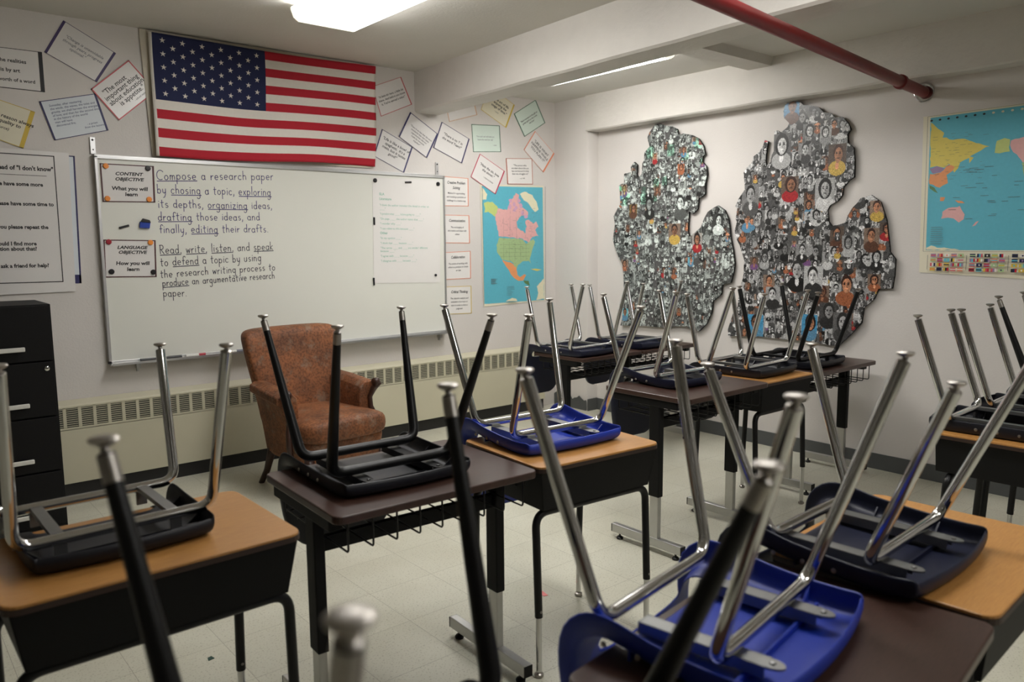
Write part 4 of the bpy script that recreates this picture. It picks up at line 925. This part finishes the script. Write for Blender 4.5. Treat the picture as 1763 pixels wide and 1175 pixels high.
    cl_ = img[js, is_]; cl_ = np.where(cl_ <= .04045, cl_ / 12.92, ((cl_ + .055) / 1.055) ** 2.4)
    full = np.concatenate([cl_, np.ones((len(cl_), 1))], 1).repeat(4, axis=0).astype(np.float32)
    at.data.foreach_set('color', full.ravel()); me.materials.append(COLLAGE_MAT)
    o = bpy.data.objects.new('photo_prints', me); COL.objects.link(o); o.parent = core
    return core
F1 = list(zip(FT1, [('yellow', 30), ('red', 24, (.62, .60, .58)), ('grey', 30), ('warm', 17, (.66, .40, .26)), ('blue', 14, (.40, .64, .72)), ('blue', 20, (.42, .70, .76)), ('grey', 34), ('brown', 22, (.45, .36, .18)), ('grey', 26), ('warm', 16)]))
F2 = list(zip(FT2, [('brown', 30, (.24, .48, .64)), ('red', 34), ('grey', 40), ('yellow', 32), ('warm', 24), ('warm', 36), ('rect', 1, (.6, .2, .1), 1), ('brown', 26), ('blue', 34, (.28, .56, .72)), ('blue', 30, (.28, .56, .72)),
                    ('grey', 36), ('yellow', 24), ('grey', 36), ('warm', 22), ('grey', 38), ('grey', 36), ('grey', 32), ('grey', 30), ('brown', 26), ('grey', 34)]))
collage('photo_collage', 'smaller mitten-shaped collage of tiny black-and-white photos, nearer the corner column', COL1, F1, 1, 11)
collage('photo_collage', 'larger mitten-shaped collage of portrait photos with more colour, nearer the world map', COL2, F2, 2, 23)

# ================================================================== filing cabinet
t = thing('filing_cabinet', 'black steel filing cabinet at the left, below the phrase chart', 'cabinet', (0.285, 4.47, 0))
MB().box((-.455, .018, 0), (.455, .44, 1.16)).build('body', M['cab'], t, bevel=.003)
for k in range(4):
    z0 = .03 + .283 * k
    dr = MB().box((-.445, 0, z0), (.445, .018, z0 + .275)).build('drawer', M['cab'], t, bevel=.002)
    hz = (.095, .378, .662, .944)[k]
    hb = MB().box((-.325, -.030, hz - .011), (.325, -.016, hz + .011)).box((-.31, -.017, hz - .006), (-.29, .001, hz + .006)).box((.29, -.017, hz - .006), (.31, .001, hz + .006))
    hb.build('handle', M['white_plastic'], dr, bevel=.004)
MB().lathe([(.012, 0), (.012, .006), (.009, .008), (.001, .008)], (.415, .0, .838), 16, axis=Vector((0, -1, 0))).build('lock', M['chrome'], t, smooth=40)

# ================================================================== worn wing armchair
t = thing('armchair', 'worn rust-coloured upholstered armchair with dark wooden legs in front of the whiteboard', 'armchair', (2.06, 4.28, 0), math.radians(6))
def sup(cx, cy, z, rx, ry, e=3.2, n=28):
    out = []
    for k in range(n):
        a = 2 * math.pi * k / n; ca, sa = math.cos(a), math.sin(a)
        out.append((cx + rx * math.copysign(abs(ca) ** (2 / e), ca), cy + ry * math.copysign(abs(sa) ** (2 / e), sa), z))
    return out
# back: narrow at the seat, widening to a soft rolled top
bk = [(.30, .20, .235, .075), (.42, .21, .245, .08), (.52, .225, .262, .08), (.62, .245, .285, .078), (.74, .275, .312, .076), (.84, .30, .322, .078), (.895, .318, .322, .085), (.925, .325, .312, .08), (.942, .328, .285, .062), (.948, .33, .22, .03)]
mb = MB().loft([[(x, y - .06 * (abs(x) / .32) ** 3 * min(1, max(0, (z - .4) / .3)), z) for x, y, z in sup(0, cy, z, rx, ry, 3.4)] for z, cy, rx, ry in bk])
back = mb.build('backrest', M['hide'], t, smooth=True, subsurf=1)
for (bx, bz) in ((-.13, .80), (.11, .80), (0, .56)):
    MB().lathe([(.010, 0), (.008, .006), (.001, .008)], (bx, .235 if bz > .7 else .165, bz), 10, axis=Vector((0, -1, 0))).build('button', M['trim_wood'], back, smooth=True)
# arms with a rolled top
for s in (-1, 1):
    rings = []
    for (y, ztop, xo) in ((.20, .655, .285), (.08, .645, .296), (-.04, .632, .302), (-.12, .622, .304), (-.145, .615, .304)):
        ring = [(s * (xo - .095), y, .38), (s * (xo - .095), y, ztop - .10), (s * (xo - .088), y, ztop - .035), (s * (xo - .055), y, ztop - .004), (s * (xo - .005), y, ztop), (s * (xo + .038), y, ztop - .022), (s * (xo + .040), y, ztop - .06), (s * (xo + .008), y, ztop - .085),
                (s * (xo - .012), y, ztop - .15), (s * (xo - .035), y, .36), (s * (xo - .055), y, .22), (s * (xo - .08), y, .22)]
        rings.append(ring)
    MB().loft(rings).build('arm', M['hide'], t, smooth=55, bevel=.006)
    post = MB()
    px = s * .285
    post.tube([(px + s * .02, -.175, .625), (px + s * .03, -.185, .600), (px + s * .012, -.172, .575), (px - s * .008, -.155, .52), (px - s * .006, -.160, .46), (px + s * .012, -.178, .40), (px + s * .018, -.19, .33), (px + s * .010, -.19, .25)], [.022, .026, .020, .015, .014, .017, .018, .016], 10)
    post.lathe([(.001, -.017), (.024, -.016), (.026, 0), (.024, .016), (.001, .017)], (px + s * .016, -.185, .612), 14, axis=Vector((1, 0, 0)))
    post.build('arm_post', M['trim_wood'], t, smooth=True)
# seat cushion, crowned
mb = MB().loft([[(x * (1.0 + .10 * max(0, -y) / .36), y, z + .028 * (1 - (x / .30) ** 2) * (z > .40)) for x, y, z in sup(0, -.08, z, rx, ry, 4.5, 36)] for z, rx, ry in ((.335, .245, .285), (.35, .262, .30), (.39, .27, .308), (.425, .268, .302), (.445, .25, .285), (.452, .18, .22), (.455, .08, .12))])
mb.build('seat_cushion', M['hide'], t, smooth=True, subsurf=1)
mb = MB().loft([[(x * (1.0 + .10 * max(0, -y) / .36), y, z) for x, y, z in sup(0, -.06, z, rx, ry, 6, 32)] for z, rx, ry in ((.205, .232, .262), (.215, .24, .270), (.33, .252, .285), (.345, .245, .28))])
mb.build('seat_rail_cover', M['hide'], t, smooth=50)
for s in (-1, 1):
    MB().tube([(s * .21, .17, .25), (s * .215, .19, .18), (s * .222, .225, .09), (s * .232, .285, .0)], [.026, .024, .020, .017], 10, flat=1.0).build('leg', M['trim_wood'], t, smooth=True)
    MB().tube([(s * .235, -.285, .25), (s * .245, -.30, .19), (s * .240, -.295, .10), (s * .238, -.29, .02), (s * .238, -.29, .0)], [.030, .032, .020, .017, .020], 10).build('leg', M['trim_wood'], t, smooth=True)

# ================================================================== desks
def book_box_desk(label, cx, cy, z, w, d, rz, open_side=1):
    """tan top over a black steel book box on two bent-tube leg frames; open towards +y"""
    t = thing('student_desk', label, 'desk', (cx, cy, 0), rz, 'tan student desks with black book boxes')
    th = .021
    top = MB().prism([(x, y, z - th) for x, y in rrect(w, d, .035)], (0, 0, th)).build('desktop', M['tan'], t, bevel=.003)
    MB().prism([(x, y, z - th + .001) for x, y in rrect(w + .0035, d + .0035, .036)], (0, 0, th * .62)).build('edge_band', M['tan_edge'], top)
    zt = z - th; zb_ = zt - .135; b = MB()
    x1, x0 = w / 2 - .012, w / 2 - .034; y1 = d / 2 - .01; yf = -d / 2 + .010; yfb = -d / 2 + .028; tk = .003
    # front, two sloped ends and the floor of the box
    b.prism([(-x1, yf, zt), (x1, yf, zt), (x0, yfb, zb_), (-x0, yfb, zb_)], (0, tk, 0))
    for s in (-1, 1): b.prism([(s * x1, yf, zt), (s * x1, y1, zt), (s * x0, y1, zb_), (s * x0, yfb, zb_)], (-s * tk, 0, 0))
    b.prism([(-x0, yfb, zb_), (x0, yfb, zb_), (x0, y1, zb_), (-x0, y1, zb_)], (0, 0, tk))
    b.box((-x1, y1 - .02, zt - .02), (x1, y1, zt))
    b.build('book_box', M['black_satin'], t)
    R_ = .0135
    for sy in (-1, 1):
        y = sy * (d / 2 - .055); zr = zb_ - R_
        MB().tube([(-(x0 - .09), y, zr), ((x0 - .09), y, zr)], R_, 12).build('leg_rail', M['black_metal'], t, smooth=40)
        for s in (-1, 1):
            xx_ = s * (w / 2 - .022); yb = sy * (d / 2 - .040)
            p = fillet([(s * (x0 - .09), y, zr), (xx_, y, zr), (xx_, yb, .21)], .075, 8)
            lg = MB().tube(p, R_, 12).build('leg', M['black_metal'], t, smooth=40)
            MB().tube([(xx_, yb, .24), (xx_, yb, .02)], .0105, 10).build('leg_insert', M['chrome'], lg, smooth=40)
            g = MB().lathe([(.012, 0), (.016, .004), (.015, .012), (.008, .016), (.007, .022)], (xx_, yb, 0), 14)
            MB().lathe([(.0045, 0), (.004, .003), (.001, .004)], (xx_, yb - R_ + .001, .232), 8, axis=Vector((0, -1, 0))).build('screw', M['nickel'], lg)
            g.build('glide', M['nickel'], lg, smooth=40)
    return t
def basket_desk(label, cx, cy, z, w, d, rz):
    """walnut top with a wire book basket and two T-shaped pedestal legs"""
    t = thing('student_table', label, 'desk', (cx, cy, 0), rz, 'dark topped student desks with wire baskets')
    th = .024
    MB().prism([(x, y, z - th) for x, y in rrect(w, d, .028)], (0, 0, th)).build('tabletop', M['dark_wood'], t, bevel=.004)
    zt = z - th
    yap = -.068
    MB().box((-w / 2 + .04, yap, zt - .140), (w / 2 - .04, yap + .022, zt - .096)).build('stretcher', M['black_satin'], t)
    for s in (-1, 1):
        x = s * (w / 2 - .026)
        p = MB().box((x - .017, -.088, .27), (x + .017, -.028, zt), 0)
        p.box((x - .02, -d / 2 + .06, zt - .035), (x + .02, d / 2 - .06, zt))
        lg = p.build('leg', M['black_satin'], t, bevel=.004)
        MB().box((x - .013, -.082, .05), (x + .013, -.034, .29)).build('leg_insert', M['steel'], lg, bevel=.003)
        y0, y1 = -d / 2 + .03, d / 2 - .05
        fb_ = MB().box((x - .016, y0, .03), (x + .016, y1, .072)).build('foot_bar', M['steel'], lg, bevel=.003)
        for ye in (y0, y1): MB().box((x - .0165, ye - .002, .032), (x + .0165, ye + .002, .070)).build('end_plug', M['black_satin'], fb_)
        for yy_ in (y0 + .04, y1 - .04): MB().lathe([(.016, 0), (.017, .006), (.012, .013), (.005, .015), (.005, .031)], (x, yy_, 0), 14).build('glide', M['black_metal'], fb_, smooth=40)
    # basket of bent wire
    wr = .0030; zb_ = zt - .090; bw = w / 2 - .045; yA, yB_ = -d / 2 + .028, d / 2 - .06
    bk_ = MB(); n_ = 9
    for k in range(n_):
        x = -bw + 2 * bw * k / (n_ - 1)
        bk_.tube(fillet([(x, yA, zt), (x, yA, zb_), (x, yB_, zb_ + .004), (x, yB_, zt - .03)], .010, 3), wr, 6)
        bk_.tube([(x, yA, zt - .004), (x, yB_, zt - .006)], wr, 6)
    for k in range(2, 6):
        y = yA + (yB_ - yA) * k / 5; bk_.tube([(-bw, y, zb_ - .003), (bw, y, zb_ - .003)], wr, 6)
    bk_.build('wire_basket', M['black_metal'], t, smooth=40)
    return t
R = math.radians
book_box_desk('tan-topped desk nearest the filing cabinet, carrying a black-seated chrome chair', .475, 1.97, .74, .63, .45, R(0.5))
basket_desk('dark walnut desk with a wire basket between two tan desks, in front of the armchair', 1.265, 2.05, .73, .69, .525, R(-2.5))
book_box_desk('tan-topped desk carrying the smaller-looking blue chair, near the radiator', 1.903, 1.995, .73, .545, .465, R(-4.5))
basket_desk('dark walnut desk under the larger-looking blue chair, close to the camera', 1.236, .690, .71, .70, .50, R(7))
book_box_desk('tan-topped desk carrying the navy-black chair just beyond the larger blue chair', 1.915, .745, .715, .61, .48, R(3))
basket_desk('walnut desk out of sight under the blurred black-legged foreground chair', .45, .60, .74, .60, .50, R(2))
basket_desk('dark walnut desk with the dark navy chair, nearest below the smaller collage', 3.06, 2.315, .755, .65, .50, R(0))
book_box_desk('small tan-topped desk between two walnut desks below the collages', 3.675, 2.355, .735, .49, .46, R(-1))
basket_desk('dark walnut desk with the all-black chair, before the larger collage', 4.375, 2.405, .717, .68, .50, R(0))
basket_desk('far walnut desk nearest the map of North America', 3.745, 3.66, .717, .575, .48, R(0))
basket_desk('far walnut desk touching the collage wall, before the smaller collage', 4.335, 3.66, .713, .575, .48, R(0))
book_box_desk('nearest tan-topped desk under the world map, cut off by the picture edge', 3.285, .93, .72, .42, .52, R(1))
book_box_desk('second tan-topped desk under the world map, behind the nearest one there', 3.715, .93, .72, .42, .52, R(1))
basket_desk('walnut desk under the world map, closest to the wall', 4.225, .93, .72, .56, .50, R(0))

# ================================================================== chairs turned upside down on the desks
def chair(label, group, deskz, cx, cy, rz, zt, w, d, tilt, shell, frame, overhang, taper=False, arch=1.0, scale=1.0):
    """stacking chair lying on its seat: root where the seat touches the desk, back towards +y hanging over the desk edge"""
    t = thing('school_chair', label, 'chair', (cx, cy, deskz), rz, group)
    a = min(.222, w * .435) * scale; hr = .046
    # cross section over the width: position, rise of the rim, share of the arch
    colsx = [(-1.0, 1.0, 1), (-.997, .45, 1), (-.975, .10, 1), (-.92, .0, .9), (-.70, 0, .45), (-.36, 0, .1), (0, 0, 0), (.36, 0, .1), (.70, 0, .45), (.92, .0, .9), (.975, .10, 1), (.997, .45, 1), (1.0, 1.0, 1)]
    yb = max(.095, overhang - .030)
    front = -.195
    # y, z, rim height factor, arch lift of the side arms, forward bulge of the lip, width
    A = arch
    seat = [(front - .004, .044, .95, 0, .022, .93), (front - .010, .026, .95, 0, .022, .95), (front - .004, .0095, .95, 0, .020, .965), (front + .02, .003, 1, 0, .014, .98), (-.12, .002, 1, 0, 0, 1), (-.05, .004, 1, .002 * A, 0, 1), (yb - .09 - .0, .003, 1.02, .011 * A, 0, 1), (yb - .055, .003, 1.04, .019 * A, 0, 1), (yb - .02, .004, 1.06, .024 * A, 0, 1), (yb + .004, .004, 1.06, .026 * A, 0, 1)]
    bck = seat[8:] + [(yb + .026, .000, 1.04, .025 * A, 0, 1), (yb + .045, -.016, 1.0, .021 * A, 0, 1), (yb + .055, -.045, .85, .012 * A, 0, 1), (yb + .059, -.085, .7, .005 * A, 0, 1), (yb + .062, -.125, .55, 0, 0, .985), (yb + .068, -.18, .45, 0, 0, .955), (yb + .076, -.235, .4, 0, 0, .88), (yb + .083, -.28, .4, 0, 0, .74), (yb + .086, -.305, .35, 0, 0, .58), (yb + .087, -.316, .3, 0, 0, .36)]
    NRM = [(0, 1)] * 8 + [(.05, 1), (.14, 1), (.38, 1), (.8, .8), (1, .4), (1, .15), (1, .1), (1, .12), (1, .14), (1, .14), (1, .1), (1, .1)]
    def surf(rows, is_back):
        V = []
        for i, (y, z, k, lift, bulge, wd_) in enumerate(rows):
            ny, nz = NRM[i + 8] if is_back else NRM[i]
            nrm = Vector((0, ny, nz)).normalized()
            for cxn, rise, sh_ in colsx:
                hh = hr * k * rise + lift * sh_
                if not is_back and i < 2: hh = max(0, hr * k * rise - z)
                V.append(tuple(Vector((cxn * a * wd_, y - bulge * (1 - cxn * cxn), z)) + nrm * hh))
        return V
    NC = len(colsx)
    def faces(nr, hole=None):
        return [(i * NC + j, i * NC + j + 1, (i + 1) * NC + j + 1, (i + 1) * NC + j) for i in range(nr - 1) for j in range(NC - 1) if not (hole and hole(i, j))]
    MB().add(surf(seat, False), faces(len(seat), lambda i, j: i >= 8 and 4 <= j <= 7)).build('seat', shell, t, smooth=True, solid=.0045, subsurf=1)
    MB().add(surf(bck, True), faces(len(bck), lambda i, j: i <= 3 and 4 <= j <= 7)).build('backrest', shell, t, smooth=True, solid=.0045, subsurf=1)
    r0, r1 = (.0100, .0165) if taper else (.0132, .0132)
    zr = .052; wb, db = (min(.405, w * .92), .110) if arch > .5 or taper else (min(.43, w * .98), .140)
    fm = M['chrome'] if frame == 'chrome' else M['black_metal']
    L = zt - deskz
    for sy in (-1, 1):
        yr = sy * db + .012
        xr = wb / 2 - .085
        rl = MB().tube([(-xr, yr, zr), (xr, yr, zr)], r1 * .92 if taper else r1, 12).build('seat_rail', fm, t, smooth=40)
        for sx in (-1, 1):
            tip = Vector((sx * w / 2, sy * d / 2, L - sy * tilt)); foot = Vector((sx * wb / 2, yr, zr))
            ax = (tip - foot).normalized()
            end = tip - ax * .020
            path = fillet([(sx * xr, yr, zr), tuple(foot), tuple(end)], .060, 8)
            n_ = len(path)
            if taper:
                tot = sum((path[i + 1] - path[i]).length for i in range(n_ - 1)); run = 0; rad = []
                path = path[:-1] + [path[-2].lerp(path[-1], .25), path[-2].lerp(path[-1], .5), path[-2].lerp(path[-1], .75), path[-1]]
                n_ = len(path); tot = sum((path[i + 1] - path[i]).length for i in range(n_ - 1))
                for i in range(n_):
                    f_ = run / tot; rad.append(r1 * .92 + (r1 - r1 * .92) * min(1, f_ / .2) if f_ < .25 else r1 + (r0 - r1) * (f_ - .25) / .75)
                    if i < n_ - 1: run += (path[i + 1] - path[i]).length
            else: rad = r1
            lg = MB().tube(path, rad, 14).build('leg', fm, t, smooth=40)
            if taper:
                MB().tube([end - ax * .034, end - ax * .002], [r0 + .0012, r0 + .0006], 14).build('ferrule', M['nickel'], lg, smooth=40)
            rt = r0 if taper else r1
            gl_ = MB().lathe([(rt * .95, -.003), (rt * .9, .001), (.0055, .003), (.005, .011)], end, 14, axis=ax)
            gl_.lathe([(.005, .0), (.011, .0025), (.0160, .006), (.0170, .009), (.015, .0112), (.007, .0122), (.001, .0125)], end + ax * .008, 20)
            gl_.build('glide', M['nickel'], lg, smooth=50)
    for sx in (-1, 1):
        x = sx * (.118 if arch > .5 or taper else .125); y0, y1 = -db - .045, min(db + .06, yb - .02)
        hwid = .017; zs = zr - r1 - .006
        if arch > .5 or taper:
            s_ = MB().prism([(x - hwid, y1, zs)] + [(x - hwid * math.cos(k * math.pi / 8), y0 - .030 * math.sin(k * math.pi / 8), zs) for k in range(0, 9)] + [(x + hwid, y1, zs)], (0, 0, .004))
            for e in (-1, 1): s_.box((x + e * hwid - .0015, y0, zs - .018), (x + e * hwid + .0015, y1, zs + .004))
            s_.lathe([(.006, 0), (.005, .003), (.001, .004)], (x, y0 - .008, zs + .004), 10)
        else:
            s_ = MB().box((x - .013, -db + .012, zr - .006), (x + .013, db + .012, zr + .006))
            for ye in (-db + .012, db + .012): s_.box((x - .013, ye - .004, .004), (x + .013, ye + .004, zr))
        s_.build('seat_brace', M['brace'] if frame == 'chrome' else M['black_metal'], t)
    # moulded ribs of the tray
    rb = MB().box((-a * .9, -.125, .003), (a * .9, -.119, .014))
    for sx in (-1, 1):
        for y_ in (-.10, .05): MB().prism([(sx * a * .985, y_, .006), (sx * (a * .985 - .035), y_, .006), (sx * a * .985, y_, .036)], (0, .004, 0)).build('gusset', shell, t)
    rb.build('rib', shell, t)
    rv = MB()
    for sx in (-1, 1):
        for k in range(3): rv.lathe([(.006, 0), (.005, .0025), (.001, .0035)], (sx * (a + .004), -.04 + .07 * k, .024), 10, axis=Vector((sx, 0, 0)))
    rv.build('rivet', M['nickel'], t, smooth=40)
    return t
GB = 'upside-down chairs on the desks'
CH = [
 ('black-seated chair with chrome legs on the tan desk nearest the filing cabinet', .74, .424, 2.07, 1.1, 1.191, .455, .502, .022, 'p_black', 'chrome', 2.195, False),
 ('black chair with tapered black legs on the dark desk in front of the armchair', .73, 1.215, 2.104, -2.8, 1.228, .50, .559, .005, 'p_black', 'black', 2.325, True),
 ('smaller-looking of the two bright blue chairs, on the tan desk nearer the radiator', .73, 1.89, 2.087, -4.5, 1.219, .498, .53, 0, 'p_blue', 'chrome', 2.25, False),
 ('larger-looking of the two bright blue chairs, on a dark desk close to the camera', .71, 1.198, .832, 8.9, 1.227, .54, .492, .006, 'p_blue', 'chrome', .955, False),
 ('black chair with tapered black legs rising blurred in the foreground, its seat out of sight', .74, .45, .691, 1.6, 1.221, .488, .553, -.006, 'p_black', 'black', .865, True),
 ('navy-black chair with chrome legs on the tan desk just beyond the larger blue chair', .715, 1.773, .829, 2.5, 1.172, .511, .54, .011, 'p_navy', 'chrome', 1.0, False),
 ('dark navy chair with chrome legs on the walnut desk nearest below the smaller collage', .755, 3.06, 2.447, -1.7, 1.205, .423, .469, .015, 'p_navy', 'chrome', 2.58, False),
 ('black chair with chrome legs on the tan desk between two walnut desks below the collages', .735, 3.70, 2.413, 2, 1.173, .444, .469, .009, 'p_black', 'chrome', 2.60, False),
 ('all-black chair with black legs standing before the larger photo collage', .717, 4.259, 2.432, .1, 1.173, .463, .503, -.008, 'p_black', 'black', 2.67, False),
 ('navy-black chair with thin chrome legs on the far desk nearest the map of North America', .717, 3.639, 3.661, 3.1, 1.175, .435, .502, .017, 'p_navy', 'chrome', 3.92, False),
 ('navy-black chair with thin chrome legs on the far desk before the smaller collage', .713, 4.222, 3.663, 2.6, 1.162, .424, .487, .012, 'p_navy', 'chrome', 3.92, False),
 ('black-seated chrome-legged chair on the nearest tan desk under the world map', .72, 3.275, 1.018, 182.2, 1.174, .350, .523, -.015, 'p_black', 'chrome', None, False),
 ('second chrome-legged chair under the world map, behind the nearest one there', .72, 3.670, 1.008, 182.2, 1.174, .360, .521, -.015, 'p_black', 'chrome', None, False),
 ('black-legged chair under the world map, closest to the wall', .72, 4.115, 1.018, 183, 1.2, .392, .516, -.009, 'p_black', 'black', None, True)]
for lab, dz, cx, cy, rz, zt, w_, d_, tl, sh, fr_, yedge, tp in CH:
    chair(lab, GB, dz, cx, cy, R(rz), zt, w_, d_, tl, M[sh], fr_, (yedge - cy if yedge else .33) + .012, tp, .15 if sh == 'p_black' or cy > 3 else 1.0)

# ================================================================== small scraps on the floor
tag(MB().prism([(-.012, -.03, 0), (.006, -.034, 0), (.016, .01, 0), (.004, .034, 0), (-.010, .02, 0)], (0, 0, .0015)).build('paper_scrap', M['pink'], mw=Matrix.Translation((2.066, 2.282, 0.0003))), 'tiny pink paper scrap on the floor beside the blue chair desk legs', 'scrap')
tag(MB().prism([(-.010, -.012, 0), (.012, -.008, 0), (.008, .012, 0), (-.006, .010, 0)], (0, 0, .002)).build('lint_scrap', M['debris'], mw=Matrix.Translation((0.841, 2.664, 0.0003))), 'dark speck of lint on the floor below the tan desk nearest the filing cabinet', 'scrap')
flush_texts()
